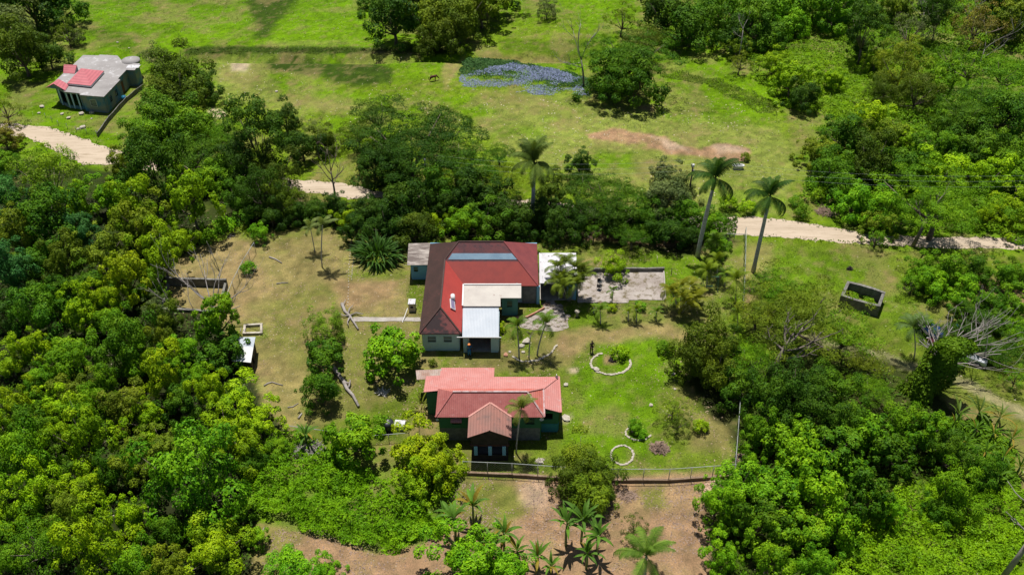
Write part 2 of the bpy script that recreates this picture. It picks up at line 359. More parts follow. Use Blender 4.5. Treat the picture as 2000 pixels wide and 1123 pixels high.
dry=np.clip((fbm(GX*.22+40,GY*.22+11,5)-.53)*9,0,1)*.36+np.clip((fbm(GX*1.1+4,GY*1.1+1,3)-.6)*9,0,1)*.3
isg=(C[...,1]>C[...,0]*1.05)&(C[...,1]>.06)
C=np.where(isg[...,None],C*(1-dry[...,None])+np.array(DRY)*.9*dry[...,None],C)
ny,nx=GX.shape
idx=np.arange(ny*nx).reshape(ny,nx)
Q=np.stack([idx[:-1,:-1],idx[:-1,1:],idx[1:,1:],idx[1:,:-1]],-1).reshape(-1,4)
C4=np.concatenate([C.reshape(-1,3),np.ones((ny*nx,1))],1)
gm,t,b=nodes('ground_soil_and_grass',1,.1)
ga=t.nodes.new('ShaderNodeAttribute'); ga.attribute_name='ground_colour'
v=coord(t)
f1=nz(t,.8,7,.72,v); f2=nz(t,6.5,5,.75,v); f3=nz(t,22,3,.7,v)
c_=mix(t,1,ga.outputs['Color'],mix(t,rng(t,f1,.35,.65),(.78,.82,.80),(1.22,1.16,1.15)),'MULTIPLY')
c_=mix(t,1,c_,mix(t,rng(t,f2,.35,.65),(.66,.70,.70),(1.34,1.28,1.26)),'MULTIPLY')
c_=mix(t,1,c_,mix(t,rng(t,f3,.3,.7),(.8,.8,.8),(1.2,1.2,1.2)),'MULTIPLY')
spk=rng(t,nz(t,3.1,2,.5,v),.70,.74); c_=mix(t,spk,c_,(.42,.36,.27))
t.links.new(c_,b.inputs['Base Color']); bump(t,b,f2,.9,.14)
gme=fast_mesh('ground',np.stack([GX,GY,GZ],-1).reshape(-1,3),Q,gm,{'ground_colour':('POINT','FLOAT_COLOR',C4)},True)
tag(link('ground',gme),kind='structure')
def gcol(X,Y):
    ix=np.clip(np.searchsorted(xs,X),0,nx-1); iy=np.clip(np.searchsorted(ys,Y),0,ny-1); return C[iy,ix]
def gnd(x,y):
    """ground point under a photo pixel, with the relief"""
    p=at(x,y); z=0
    for _ in range(4): z=float(gz(p.x,p.y)); p=at(x,y,z)
    return Vector((p.x,p.y,z))
# sheets lying on the ground
def sheet(name,pts,mat,h,kind='structure',rough_edge=.15,seed=1,step=.6):
    r=random.Random(seed); P=[at(*p) for p in pts]; out=[]
    for i in range(len(P)):
        a,b2=P[i],P[(i+1)%len(P)]; n=max(1,int((b2-a).length/step))
        for k in range(n):
            q=a.lerp(b2,k/n); out.append((q.x+r.uniform(-1,1)*rough_edge,q.y+r.uniform(-1,1)*rough_edge))
    from mathutils.geometry import tessellate_polygon
    tr=tessellate_polygon([[Vector((x,y,0)) for x,y in out]])
    m=MB(); n=len(out)
    vs=[(x,y,h) for x,y in out]+[(x,y,-.1) for x,y in out]
    ar=sum(out[i][0]*out[(i+1)%n][1]-out[(i+1)%n][0]*out[i][1] for i in range(n))
    fs=[]
    for a,b_,c in tr:
        A,B,Cc=[Vector(out[i]) for i in (a,b_,c)]
        cr=(B-A).cross(Cc-A) if False else (B.x-A.x)*(Cc.y-A.y)-(B.y-A.y)*(Cc.x-A.x)
        fs.append((a,b_,c) if cr>0 else (a,c,b_))
    for i in range(n):
        j=(i+1)%n; fs.append((i,n+i,n+j,j) if ar>0 else (j,n+j,n+i,i))
    m.add(vs,fs); o=m.build(name,mat); tag(o,kind=kind) if kind else None; return o
road_top=[(-90,238),(40,243),(95,250),(150,266),(213,290),(300,312),(450,335),(600,353),(660,357),(742,374),(850,378),(1050,392),(1250,414),(1395,425),(1470,424),(1540,430),(1600,440),(1700,459),(1850,463),(2090,465)]
road_bot=[(2090,488),(1850,484),(1700,477),(1600,470),(1500,462),(1395,455),(1250,436),(1050,412),(880,400),(740,386),(690,390),(600,376),(450,354),(300,334),(215,322),(160,322),(110,296),(50,268),(-90,258)]
sheet('dirt_road',road_top+road_bot,ROADM,.02,rough_edge=.28,seed=3)
sheet('patio',[(1128,529),(1295,531),(1300,586),(1230,586),(1226,592),(1128,592)],PATIO,.06,rough_edge=.1,seed=4)
sheet('concrete_path',[(690,620),(820,620),(823,628),(690,628)],CONC,.05,rough_edge=.05,seed=5)
sheet('garden_path',[(1063,590),(1082,588),(1100,602),(1112,640),(1085,648),(1050,645),(1015,640),(1010,625),(1040,612),(1060,603)],PATIO,.03,rough_edge=.12,seed=6)
# ------------------------------------------------------------------ foliage prototypes
def leaf_quads(rs,P,N,size,asp=.55,tint=None,flush=None,bend=.25):
    """diamond leaves of two triangles folded along the midrib. P,N (n,3)"""
    n=len(P); N=N/np.linalg.norm(N,axis=1,keepdims=True)
    a=rs.normal(size=(n,3)); T=np.cross(N,a); T/=np.linalg.norm(T,axis=1,keepdims=True)+1e-9; B=np.cross(N,T)
    L=(size*(.6+.8*rs.rand(n)))[:,None]; Wd=L*asp
    v0=P-T*L*.5; v1=P+B*Wd*.5-N*L*bend*.3; v2=P+T*L*.5-N*L*bend*.5; v3=P-B*Wd*.5-N*L*bend*.3
    V=np.stack([v0,v1,v2,v3],1).reshape(-1,3)
    i=np.arange(n)*4; Fc=np.stack([np.stack([i,i+1,i+2],1),np.stack([i,i+2,i+3],1)],1).reshape(-1,3)
    at_={}
    if tint is not None: at_['tint']=('POINT','FLOAT',np.repeat(tint,4))
    if flush is not None: at_['flush']=('POINT','FLOAT',np.repeat(flush,4))
    return V,Fc,at_
def rdir(rs,n,zmin=-1.):
    z=rs.uniform(zmin,1,n); a=rs.uniform(0,2*PI,n); r=np.sqrt(1-z*z); return np.stack([r*np.cos(a),r*np.sin(a),z],1)
PROTO={}
def crown_proto(key,seed,nlobe,lr,nleaf,ls,Rz=.75,zmin=-.35,asp=.6,flatl=.8,spread=.8,irr=.3,R=4.,base=None,njit=.8,trunk_r=.22,gap=0,shell=.55):
    rs=np.random.RandomState(seed); base=base if base is not None else R*.80
    D=rdir(rs,nlobe*3,zmin)
    # keep lobes spread out
    keep=[0]
    for i in range(1,len(D)):
        if min(np.linalg.norm(D[i]-D[k]) for k in keep)>spread*math.sqrt(4*PI*.65/nlobe)*.62: keep.append(i)
        if len(keep)>=nlobe: break
    D=D[keep]; n=len(D)
    rr=1+irr*(rs.rand(n)-.5)*1.6
    cen=D*(R-lr*.7)[...,None] if hasattr(R,'__len__') else D*(R-lr*.7)
    cen=cen*rr[:,None]; cen[:,2]*=Rz; 
    fill=rdir(rs,max(3,n//4),-.2)*R*.45; fill[:,2]*=Rz; cen=np.concatenate([cen,fill]); D=np.concatenate([D,fill/np.linalg.norm(fill,axis=1,keepdims=True)])
    n=len(cen); lrs=lr*(.5+1.0*rs.rand(n)); lt=rs.rand(n)
    wgt=lrs**2; cnt=np.maximum(6,(nleaf*wgt/wgt.sum()).astype(int))
    Ps=[];Ns=[];Ts=[];Fs=[]
    for i in range(n):
        k=cnt[i]; d=rdir(rs,k*2); o=D[i]+np.array([0,0,.45]); d=d[(d@o)>-.35][:k]; k=len(d)
        rad=lrs[i]*(shell+.1+(.9-shell)*rs.rand(k)**.5)*(1+.25*np.sin(d[:,0]*5+i)*np.cos(d[:,1]*6+i*2))
        p=cen[i]+d*rad[:,None]*np.array([1,1,flatl])
        nn=d*.85+np.array([0,0,.4])+rs.normal(size=(k,3))*njit*.38
        Ps.append(p);Ns.append(nn);Ts.append(np.clip(.5+.5*(lt[i]-.5)+.6*(rs.rand(k)-.5)+.12*(p[:,2]/(R*Rz)),0,1)); Fs.append(np.clip(lt[(i*7)%n]*.75+.25*rs.rand(k),0,1))
    P=np.concatenate(Ps); P[:,2]+=base
    V,Fc,A=leaf_quads(rs,P,np.concatenate(Ns),ls,asp,np.concatenate(Ts),np.concatenate(Fs))
    cm=fast_mesh('crown',V,Fc,LEAF,A)
    m=MB(); r=random.Random(seed); fork=Vector((r.uniform(-.2,.2),r.uniform(-.2,.2),base*.45))
    m.tube([(0,0,-.3),(r.uniform(-.1,.1),r.uniform(-.1,.1),base*.25),fork],[trunk_r*1.35,trunk_r,trunk_r*.85],7)
    order=sorted(range(n),key=lambda i:-lrs[i])[:min(n,11)]
    for i in order:
        c=Vector(cen[i])+Vector((0,0,base)); mid=fork.lerp(c,.5)+Vector((r.uniform(-.3,.3),r.uniform(-.3,.3),r.uniform(-.3,.25)))
        m.tube([fork,mid,fork.lerp(c,.93)],[trunk_r*.6,trunk_r*.36,trunk_r*.12],5)
    PROTO.setdefault(key.split('.')[0],[]).append((cm,m.mesh('trunk',BARK),R,base))
for i in range(3): crown_proto('broad.%d'%i,10+i,32,1.08,11000,.28,irr=.75,Rz=1.0,zmin=-.5)
for i in range(4): crown_proto('mango.%d'%i,20+i,42,.86,12500,.27,Rz=1.05,irr=.8,njit=.8,zmin=-.55,shell=.65)
for i in range(2): crown_proto('big.%d'%i,30+i,42,.85,5200,.48,Rz=1.0,irr=.5,asp=.55,zmin=-.5)
for i in range(2): crown_proto('feather.%d'%i,40+i,60,.95,12000,.19,Rz=.45,zmin=-.1,flatl=.32,irr=.7,base=4.4,spread=.95,trunk_r=.26,asp=.4)
for i in range(2): crown_proto('featherbig.%d'%i,140+i,110,1.25,34000,.24,R=8,Rz=.34,zmin=-.05,flatl=.30,irr=1.0,base=6.2,spread=1.0,trunk_r=.42,asp=.4)
for i in range(2): crown_proto('broadbig.%d'%i,150+i,90,1.3,24000,.30,R=7,Rz=.85,zmin=-.4,irr=.6,base=6.5,trunk_r=.4)
for i in range(2): crown_proto('fine.%d'%i,50+i,52,.85,13000,.21,Rz=1.15,zmin=-.6,irr=.5,asp=.45)
for i in range(2): crown_proto('dense.%d'%i,60+i,38,.95,12000,.25,Rz=1.1,zmin=-.5,irr=.65)
for i in range(2): crown_proto('sparse.%d'%i,70+i,26,.8,3600,.22,Rz=.85,zmin=-.2,irr=.6,base=4.2)
for i in range(2): crown_proto('shrub.%d'%i,80+i,16,.62,2200,.20,R=1.6,base=1.0,Rz=.75,zmin=-.5,trunk_r=.06)
crown_proto('tall.0',90,40,1.0,10000,.27,Rz=1.8,zmin=-.8,irr=.45,base=7.5)
# ------------------------------------------------------------------ trees
COLS={ # base colour, flush share, words
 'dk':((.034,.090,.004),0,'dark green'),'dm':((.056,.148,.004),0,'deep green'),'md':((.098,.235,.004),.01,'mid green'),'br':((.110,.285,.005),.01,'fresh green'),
 'yg':((.185,.330,.003),.05,'yellow-green'),'ye':((.215,.325,.003),.12,'yellow-tinged'),'ol':((.128,.195,.008),.01,'olive green'),'gr':((.120,.165,.042),0,'grey-green'),
 'bl':((.046,.160,.030),0,'bluish green'),'rd':((.15,.14,.02),.2,'brown-tinged'),'do':((.072,.122,.005),.02,'dark olive'),'lg':((.155,.280,.010),.02,'pale green')}
FORM={'broad':('broadleaf_tree','round-crowned broadleaf tree'),'mango':('leafy_tree','clumpy leafy tree'),'big':('large_leaved_tree','large-leaved tree'),'feather':('spreading_tree','feathery spreading tree'),
 'fine':('fine_leaved_tree','fine-leaved tree'),'dense':('dense_tree','dense tree'),'sparse':('sparse_tree','thin open-crowned tree'),'shrub':('shrub','low bushy shrub'),'tall':('tall_tree','tall narrow tree')}
LM=[("the far pink-tiled house",180,160,70),("the dirt road bend",130,290,50),("the blue-flowering pond",1020,155,60),("the pasture ditch",620,97,60),("the L-shaped red roof",930,540,90),
 ("the faded pink roof",960,790,90),("the overgrown stone pen",1688,583,40),("the dead tree over parked cars",1860,660,70),("the large stone ring",1193,710,50),
 ("the zinc-roofed shed",478,690,40),("the sunken walled pen",390,570,50),("the white bathtub",1441,325,40),("the middle royal palm",1390,400,60),("the front wire fence",1310,930,60),
 ("the bare pasture patch",1300,285,60),("the bald earth plot",720,1090,60),("the biggest lower-left crown",373,940,40),("the right-hand dirt road",1780,470,70),
 ("the photo's bottom left corner",0,1123,40),("the photo's bottom right corner",2000,1123,40),("the photo's top right corner",2000,0,50),("the photo's top left corner",0,0,40),("the photo's left edge middle",0,600,40),
 ("the road gap between trees",665,370,40),("the concrete patio",1215,560,40),("the yellow tree by the porch",830,905,40),("the pale bamboo-like tree",100,342,30),("the largest tree beside the road",800,290,60),
 ("the widest feathery tree",1570,640,70),("the grazing brown animal",845,155,40)]
TREES=[]
def T(s):
    for line in s.strip().split('\n'):
        for it in line.split(';'):
            p=it.split()
            if len(p)>=5: TREES.append((float(p[0]),float(p[1]),float(p[2]),p[3],p[4],float(p[5]) if len(p)>5 else 1.))
# x y radius(px) form colour [height factor]
T('''
60 8 62 dense dk;115 20 40 broad dm;28 60 46 dense gr;42 108 52 dense do;95 112 30 broad dk;130 66 26 sparse ol;8 215 30 sparse ol;8 272 28 mango rd;150 76 18 shrub gr
345 150 46 dense do;350 190 50 dense do;318 185 34 dense ol;300 112 26 sparse gr;398 175 30 broad dk;325 235 50 broad dm;380 255 45 broad md;290 262 38 broad md;268 292 28 mango md;375 300 50 feather dm;440 262 40 feather md;300 335 52 broad dk 1.1;238 334 26 mango ol;252 320 20 sparse md
505 270 46 tall dk 1.1;500 330 46 fine dk 1.2;540 350 44 fine do 1.2;510 385 44 fine dk 1.2;550 395 36 fine do 1.1;470 350 34 dense dk;590 290 34 broad dk;632 275 26 broad do;558 240 32 dense dk;615 250 22 sparse gr;460 330 40 dense dk;470 395 34 dense dm;430 345 34 broad md
98 356 52 fine lg;15 385 34 broad bl;14 322 24 broad md;88 438 60 broad dm;212 385 42 mango br;255 415 38 mango yg;155 402 26 mango yg;372 392 44 mango yg 1.1;348 330 22 mango yg;400 350 30 broad md
165 456 28 broad bl;283 445 42 mango ol;292 478 22 mango yg;357 470 26 mango yg;318 508 42 mango yg;200 502 46 mango ol;30 468 42 broad ol;25 528 46 broad bl;245 545 44 mango ye;75 505 36 broad dm;130 520 36 mango do;170 560 36 broad dm;110 575 34 dense dm
15 617 40 dense dk;85 612 46 broad dm;165 612 42 mango yg;212 588 34 mango ye;217 634 36 broad md;250 674 46 broad dm;268 714 36 broad md;60 682 34 mango yg;22 715 36 mango yg;138 692 38 broad md;135 724 38 mango md;150 768 38 mango ol;200 757 30 broad md
305 600 28 sparse gr;325 632 28 mango do;322 668 28 mango ol;420 628 38 big md 1.1;438 690 42 big dm;362 690 30 mango br;335 722 30 mango br;320 745 40 mango ye;352 792 36 broad dm;465 792 48 mango yg;410 772 32 mango yg;385 735 22 broad md;290 570 26 mango md
40 797 34 mango ye;108 795 34 mango yg;75 745 32 broad md;235 802 46 mango ol;290 820 36 mango yg;170 812 36 broad md;10 840 34 mango yg;70 845 40 broad dm;120 850 30 mango yg
38 900 50 broad md;175 862 48 mango yg;262 905 42 mango ol;320 870 38 mango ol;373 945 88 broad br;110 925 38 broad dm;75 967 46 mango yg;165 957 42 mango yg;215 930 32 dense dm;15 1010 42 mango yg;250 1012 38 mango yg;130 1005 40 mango ol
80 1068 62 fine md;190 1060 56 mango yg;265 1108 44 broad md;415 1072 58 mango yg;330 1040 34 broad dm;480 882 42 mango yg;445 846 44 mango yg;505 832 42 mango yg;330 1115 36 mango ol;0 1110 40 mango md;545 880 22 broad md;470 1000 26 big md
575 1112 44 broad br;640 1118 30 mango br;915 1098 72 mango br;985 1112 44 mango br;495 905 28 dense dm;500 1050 22 big md
''')
T('''
845 50 44 dense ol;895 45 50 dense ol;870 20 50 dense ol;880 72 40 dense do;770 45 54 dense dk;800 5 40 broad dk;940 20 44 mango ol;965 -8 46 dense dk;1068 22 20 fine gr;835 90 30 dense do;715 8 16 shrub dm;706 28 9 shrub dm
1225 112 68 feather dm 1.2;1240 165 48 broad dm;1185 160 44 broad dm;1265 80 40 feather do;1215 40 30 sparse ol
1300 30 52 dense dk;1350 55 46 broad dm;1410 20 44 broad md;1470 50 46 broad dm;1430 75 34 broad dk;1520 18 46 broad br;1575 10 44 broad md;1620 30 40 mango md;1660 0 42 mango br;1500 78 26 broad dm;1545 50 30 broad br
1440 90 24 sparse lg;1445 125 22 sparse ol;1545 160 40 mango yg;1570 195 30 dense dk;1510 130 26 mango yg;1627 155 26 mango yg;1692 60 34 tall dk;1680 95 20 dense dk;1730 85 26 sparse md;1780 62 38 sparse gr;1835 30 28 tall dk;1820 10 34 broad dm;1750 20 34 mango ol
1910 45 46 sparse rd;1900 70 40 sparse rd;1965 55 40 mango ol;1990 20 50 dense dk;1945 10 40 broad dm;1760 140 48 fine ol;1790 190 40 fine do;1730 175 30 fine do;1710 120 24 mango yg;1900 130 44 sparse md;1965 140 44 feather md;1930 190 48 feather dm;1860 110 32 sparse md
1885 215 46 feather dm;1960 230 50 broad dm;1840 170 36 mango md;1860 250 34 broad dm;1700 232 36 mango yg;1742 265 34 mango ol;1685 280 32 dense do;1650 270 40 broad dm;1600 300 34 mango ol;1625 335 42 dense dm;1700 318 46 dense do;1755 330 42 broad dm;1765 285 24 mango yg;1820 345 44 mango yg
1800 300 34 mango md;1850 300 32 broad md;1905 300 44 broad dm;1960 310 42 broad md;1995 350 46 mango md;1930 350 40 mango yg;1650 370 34 broad md;1665 400 34 broad br;1720 410 40 broad br;1838 398 84 feather md 1.2;1752 420 34 feather md;1960 405 36 mango yg;1990 440 34 mango yg;1935 425 26 mango yg;1600 385 18 shrub yg;1570 415 18 shrub md;1555 395 14 shrub md;1590 360 16 shrub md
1455 308 11 shrub ol;1030 290 12 shrub dm
''')
T('''
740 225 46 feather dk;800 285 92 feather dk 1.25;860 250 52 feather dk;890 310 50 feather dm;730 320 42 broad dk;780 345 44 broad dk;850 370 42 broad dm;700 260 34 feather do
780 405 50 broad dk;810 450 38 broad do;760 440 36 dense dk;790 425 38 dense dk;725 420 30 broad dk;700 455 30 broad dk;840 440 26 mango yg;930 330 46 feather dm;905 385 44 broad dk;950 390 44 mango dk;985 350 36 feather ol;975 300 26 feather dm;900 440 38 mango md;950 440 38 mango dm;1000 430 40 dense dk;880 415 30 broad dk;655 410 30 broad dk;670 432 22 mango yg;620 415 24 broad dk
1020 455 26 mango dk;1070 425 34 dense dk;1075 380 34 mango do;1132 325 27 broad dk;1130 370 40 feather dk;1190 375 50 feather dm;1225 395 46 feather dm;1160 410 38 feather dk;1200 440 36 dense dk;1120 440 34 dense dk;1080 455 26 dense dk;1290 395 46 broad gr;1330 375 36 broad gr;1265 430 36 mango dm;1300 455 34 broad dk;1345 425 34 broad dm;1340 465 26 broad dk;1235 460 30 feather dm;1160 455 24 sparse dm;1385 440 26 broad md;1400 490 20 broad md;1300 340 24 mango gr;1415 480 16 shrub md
435 442 22 shrub br;475 425 22 shrub dm;410 465 20 shrub md;530 425 26 broad dk;580 420 22 broad dk;1425 400 20 shrub yg;1460 405 18 shrub yg
640 640 36 fine lg;637 695 36 big dm;628 765 42 dense dm;770 690 52 big md;690 858 54 big md;820 885 54 mango ye;860 910 46 mango ye;815 950 40 mango yg;740 830 22 shrub md;506 458 20 dense br;488 525 17 shrub br;845 708 9 shrub do;1135 905 44 dense ol;1165 930 40 dense do;1118 945 42 dense do;1150 972 44 dense ol;1180 965 26 dense do;1240 1032 26 sparse do;1238 1060 20 sparse do
1200 522 27 dense yg .9;1210 688 18 shrub yg;1298 683 18 shrub md;1240 835 16 dense br;1252 848 12 shrub br;1315 800 28 sparse ol;1325 825 24 sparse do;1378 680 46 dense do 1.5;1350 712 38 dense do 1.4;1400 722 42 dense do 1.3;1420 690 32 dense dk 1.3;1250 598 13 shrub br;1196 602 10 shrub ye;1370 835 18 shrub yg;975 640 14 shrub ye;970 655 10 shrub ye
''')  # roadside belt crowns use darker codes, putting the belt's shade into leaf colour
T('''
1560 610 90 feather ol 1.2;1480 612 44 feather ol;1650 650 54 feather md;1690 705 40 feather ol;1705 760 34 feather md;1470 700 44 feather md;1440 760 40 broad dm;1520 570 50 feather md
1500 790 50 broad dk;1560 770 50 dense dk;1620 760 44 broad dm;1590 810 50 broad dk;1480 845 40 mango md;1545 855 52 big md;1620 880 54 big dm;1700 850 46 big md;1760 830 36 broad md;1800 850 44 big md;1570 905 50 big md;1655 820 40 broad dm;1740 890 40 big dm;1400 985 40 mango br;1445 960 52 mango br;1520 960 56 big md;1600 970 54 big md;1420 1030 36 mango md;1480 1020 46 big dm;1560 1040 50 big md;1640 1040 44 big md;1690 970 44 big dm;1500 1095 46 mango md;1410 1095 36 mango br;1660 920 36 big md;1860 960 44 broad md;1830 1000 30 broad dm;1740 1000 28 mango br;1590 1105 40 mango br;1920 920 30 broad dm;1850 890 36 broad dm;1460 905 24 mango md
1850 534 38 broad md;1905 532 32 broad dm;1800 536 30 mango md;1782 555 24 sparse md;1825 560 30 broad br;1880 578 34 broad md;1925 600 34 broad dm;1960 545 28 broad md;1978 600 34 mango md;1985 535 26 broad md;1710 440 30 mango ol;1712 465 22 sparse md;1945 640 34 broad dm;1900 640 34 dense dk .8;1960 690 34 feather dm .8;1925 680 38 dense dk .6;1850 655 30 dense dk .55;1995 650 34 feather md;1885 620 26 broad dm;1985 740 24 sparse md;1810 640 20 broad dm .7;1870 705 22 shrub dm
''')
from collections import defaultdict
rt=random.Random(77)
def dirword(dx,dy):
    a=math.degrees(math.atan2(-dy,dx))%360
    return ['right of','above right of','just beyond','above left of','left of','below left of','in front of','below right of'][int((a+22.5)//45)%8]
ORD=['nearest','second','third','fourth','fifth','sixth','seventh','eighth','ninth','tenth','eleventh','twelfth']
recs=[]; grp=defaultdict(list)
for i,(x,y,r,form,col,hf) in enumerate(TREES):
    best=min(LM,key=lambda l:math.hypot(x-l[1],(y-l[2])*1.2)); d=math.hypot(x-best[1],(y-best[2])*1.2)
    key=(col,form,best[0],dirword(x-best[1],y-best[2])); grp[key].append((d,i)); recs.append(key)
labels={}
for key,l in grp.items():
    l.sort()
    for k,(d,i) in enumerate(l):
        w=COLS[key[0]][2]+' '+FORM[key[1]][1]
        labels[i]=(f"{w} {key[3]} {key[2]}" if len(l)==1 else f"{w}, {ORD[k]} {key[3]} {key[2]}")
for i,(x,y,r,form,col,hf) in enumerate(TREES):
    rm=r/spx(y); ps=PROTO[form+'big' if (form+'big') in PROTO and rm>5.2 else form]; cm,tm,R,base=ps[rt.randrange(len(ps))]
    wood=form!='shrub' and ((x<470 and y>330) or (x>1385 and y>770))
    rad=r/spx(y)*((.97 if x<470 else .89) if wood else 1.0); k=rad/R
    if wood: hf*=rt.uniform(.9,1.95) if r<80 else 1.35
    z=base*k*hf
    if wood: z=min(z,11)
    p=at(x,y,z); zg=float(gz(p.x,p.y)); p=at(x,y,z+zg)
    nm=FORM[form][0]
    root=thing(nm,labels[i],'shrub' if form=='shrub' else 'tree',(p.x,p.y,zg),rt.uniform(0,2*PI),'shrubs' if form=='shrub' else 'leafy trees around the yards and pasture')
    sx=k*rt.uniform(.93,1.07); sy=k*rt.uniform(.93,1.07)
    kz=k*(min(hf,1.6) if wood else min(hf*1.1,1.4) if form not in ('shrub','feather') else 1)
    c=link('crown' if form!='shrub' else 'foliage',cm,root,loc=(0,0,z-base*kz if form!='shrub' else 0),scale=(sx,sy,kz))
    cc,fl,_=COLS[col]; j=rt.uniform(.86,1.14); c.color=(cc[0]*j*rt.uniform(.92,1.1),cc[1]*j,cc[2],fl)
    link('trunk' if form!='shrub' else 'stem',tm,root,scale=(k,k,z/base if form!='shrub' else k))
# ------------------------------------------------------------------ palms and other large-leaved plants
def frond_mesh(L,droop,n=26,w=.55,lift=.5,ldroop=.35,seed=0,ls=.055):
    """feather frond from the origin along +X, first rising then arching"""
    r=random.Random(seed); m=MB(); pts=[]
    x=z=0.; ang=lift
    k=10
    for i in range(k+1):
        pts.append(Vector((x,0,z))); x+=math.cos(ang)*L/k; z+=math.sin(ang)*L/k; ang-=droop/k*(.5+i/k)
    m.tube(pts,[.035*L/4*(1-.8*i/k)+.006 for i in range(k+1)],4)
    for i in range(n):
        t=.12+.88*i/(n-1); f=t*k; a=min(int(f),k-1); p=pts[a].lerp(pts[a+1],f-a); d=(pts[a+1]-pts[a]).normalized()
        wl=w*L/4*1.9*math.sin(PI*min(1,.18+.8*t))**.7*r.uniform(.85,1.15)
        for s in (-1,1):
            side=Vector((0,s,0)); tip=p+side*wl*.85+d*wl*.45+Vector((0,0,-ldroop*wl+r.uniform(-.06,.06)))
            mid=p.lerp(tip,.5)+Vector((0,0,.07*wl)); h=d*ls*L/4*1.6
            m.add([p-h,p+h,mid+h*.9,mid-h*.9,tip],[(0,1,2,3),(3,2,4)])
    me=m.mesh('frond',FROND)
    a=me.attributes.new('tint','FLOAT','POINT'); a.data.foreach_set('value',np.random.RandomState(seed).rand(len(me.vertices)).astype(np.float32)*.5+.3)
    a=me.attributes.new('flush','FLOAT','POINT'); a.data.foreach_set('value',np.ones(len(me.vertices),np.float32))
    return me
FR={'royal':[frond_mesh(4,2.3,30,.42,.8,.8,1,.034),frond_mesh(4,2.8,30,.42,.55,.85,2,.034),frond_mesh(4,1.7,30,.38,1.2,.6,3,.034)],
    'small':[frond_mesh(4,2.1,16,.52,.8,.55,4,.06),frond_mesh(4,2.6,16,.52,.5,.55,5,.06),frond_mesh(4,1.3,16,.45,1.15,.4,6,.06)]}
def paddle_mesh(L,W_,droop,lift,seed,name='leaf'):
    m=MB(); k=7; pts=[]; x=z=0; ang=lift; r=random.Random(seed)
    for i in range(k+1):
        pts.append(Vector((x,0,z))); x+=math.cos(ang)*L/k; z+=math.sin(ang)*L/k; ang-=droop/k*(.4+1.2*i/k)
    vs=[]; 
    for i,p in enumerate(pts):
        t=i/k; w=W_*max(.03,math.sin(PI*min(1,max(0,(t-.08)/.92))**.75))*.5*r.uniform(.9,1.1) if t>.08 else .02
        vs+=[p+Vector((0,w,w*.35)),p,p+Vector((0,-w,w*.35))]
    fs=[]
    for i in range(k):
        a=i*3; fs+=[(a,a+1,a+4,a+3),(a+1,a+2,a+5,a+4)]
    m.add(vs,fs); me=m.mesh(name,FROND)
    a=me.attributes.new('tint','FLOAT','POINT'); a.data.foreach_set('value',np.random.RandomState(seed).rand(len(me.vertices)).astype(np.float32)*.3+.4)
    a=me.attributes.new('flush','FLOAT','POINT'); a.data.foreach_set('value',np.ones(len(me.vertices),np.float32))
    return me
PAD=[paddle_mesh(2.6,.46,1.5,1.15,1),paddle_mesh(2.6,.44,2.1,.8,2),paddle_mesh(2.4,.42,.9,1.35,3)]
STRAP=[paddle_mesh(2.4,.24,1.5,1.0,4),paddle_mesh(2.4,.22,1.0,1.25,5),paddle_mesh(2.4,.26,2.0,.7,6)]
rp=random.Random(9)
def fronds(parent,top,meshes,n,L,col,name='frond',tilt=(0,.5),up=.25,L0=4.):
    for i in range(n):
        me=meshes[i%len(meshes)]; az=i*2.39996+rp.uniform(-.2,.2)
        # outer ones hang, inner ones stand
        t=i/max(1,n-1); pitch=-(up+tilt[0]+(tilt[1]-tilt[0])*t)+tilt[1]
        o=link(name,me,parent,loc=top,rot=(rp.uniform(-.15,.15),-pitch*.9+.35,az),scale=L/L0*rp.uniform(.85,1.1))
        j=rp.uniform(.8,1.25); o.color=(col[0]*j,col[1]*j,col[2]*j,0)
def palm(label,bx,by,tx,ty,n,L,col,name='palm_tree',style='small',r=.1,group=None,shaft=False,tilt=(-.5,1.0)):
    g=gnd(bx,by); h=zat(bx,by,ty); lo=at(tx,ty,h); lean=Vector((lo.x-g.x,lo.y-g.y,0))
    root=thing(name,label,'palm tree',g,0,group)
    top=Vector((lean.x,lean.y,h)); mid=Vector((lean.x*.35,lean.y*.35,h*.5))
    m=MB(); ts=[i/6 for i in range(7)]
    pts=[Vector((lean.x*t**1.4,lean.y*t**1.4,h*t-.15*(t==0))) for t in ts]
    rad=[r*(1.35 if t==0 else 1.0+.12*math.sin(PI*t)-.25*t) for t in ts]
    m.tube(pts,rad,8); m.build('trunk',PALMBARK,root)
    if shaft:
        s=MB(); d=(pts[-1]-pts[-2]).normalized(); s.tube([pts[-1]-d*.05,pts[-1]+d*.7,pts[-1]+d*1.6],[r*.85,r*.95,r*.45],8); s.build('crown_shaft',GREENSHAFT,root); top=pts[-1]+d*1.5
    fronds(root,top,FR[style],n,L,col,tilt=tilt)
    return root
RG=(.034,.088,.010); PG=(.085,.16,.010); PY=(.135,.20,.008)
palm('tall royal palm behind the red roof, drooping pale fronds, left of the others',1040,432,1043,338,17,4.5,(.085,.135,.02),'royal_palm','royal',.26,'royal palms',True,(-.3,1.5))
palm('tallest royal palm with a white trunk leaning right, left of the wire fence corner',1362,501,1392,370,14,4.0,RG,'royal_palm','royal',.27,'royal palms',True,(-.2,1.4))
palm('royal palm with a leaning pale trunk standing right of the wire fence',1471,531,1499,406,14,3.8,RG,'royal_palm','royal',.25,'royal palms',True,(-.2,1.4))
palm('slender young palm left of the two by the hedge',615,492,606,444,9,1.9,(.13,.18,.04),r=.06,group='slim palms by the hedge')
palm('slender young palm with dark trunk, right of the two by the hedge',629,521,630,440,10,2.1,(.13,.18,.04),r=.07,group='slim palms by the hedge')
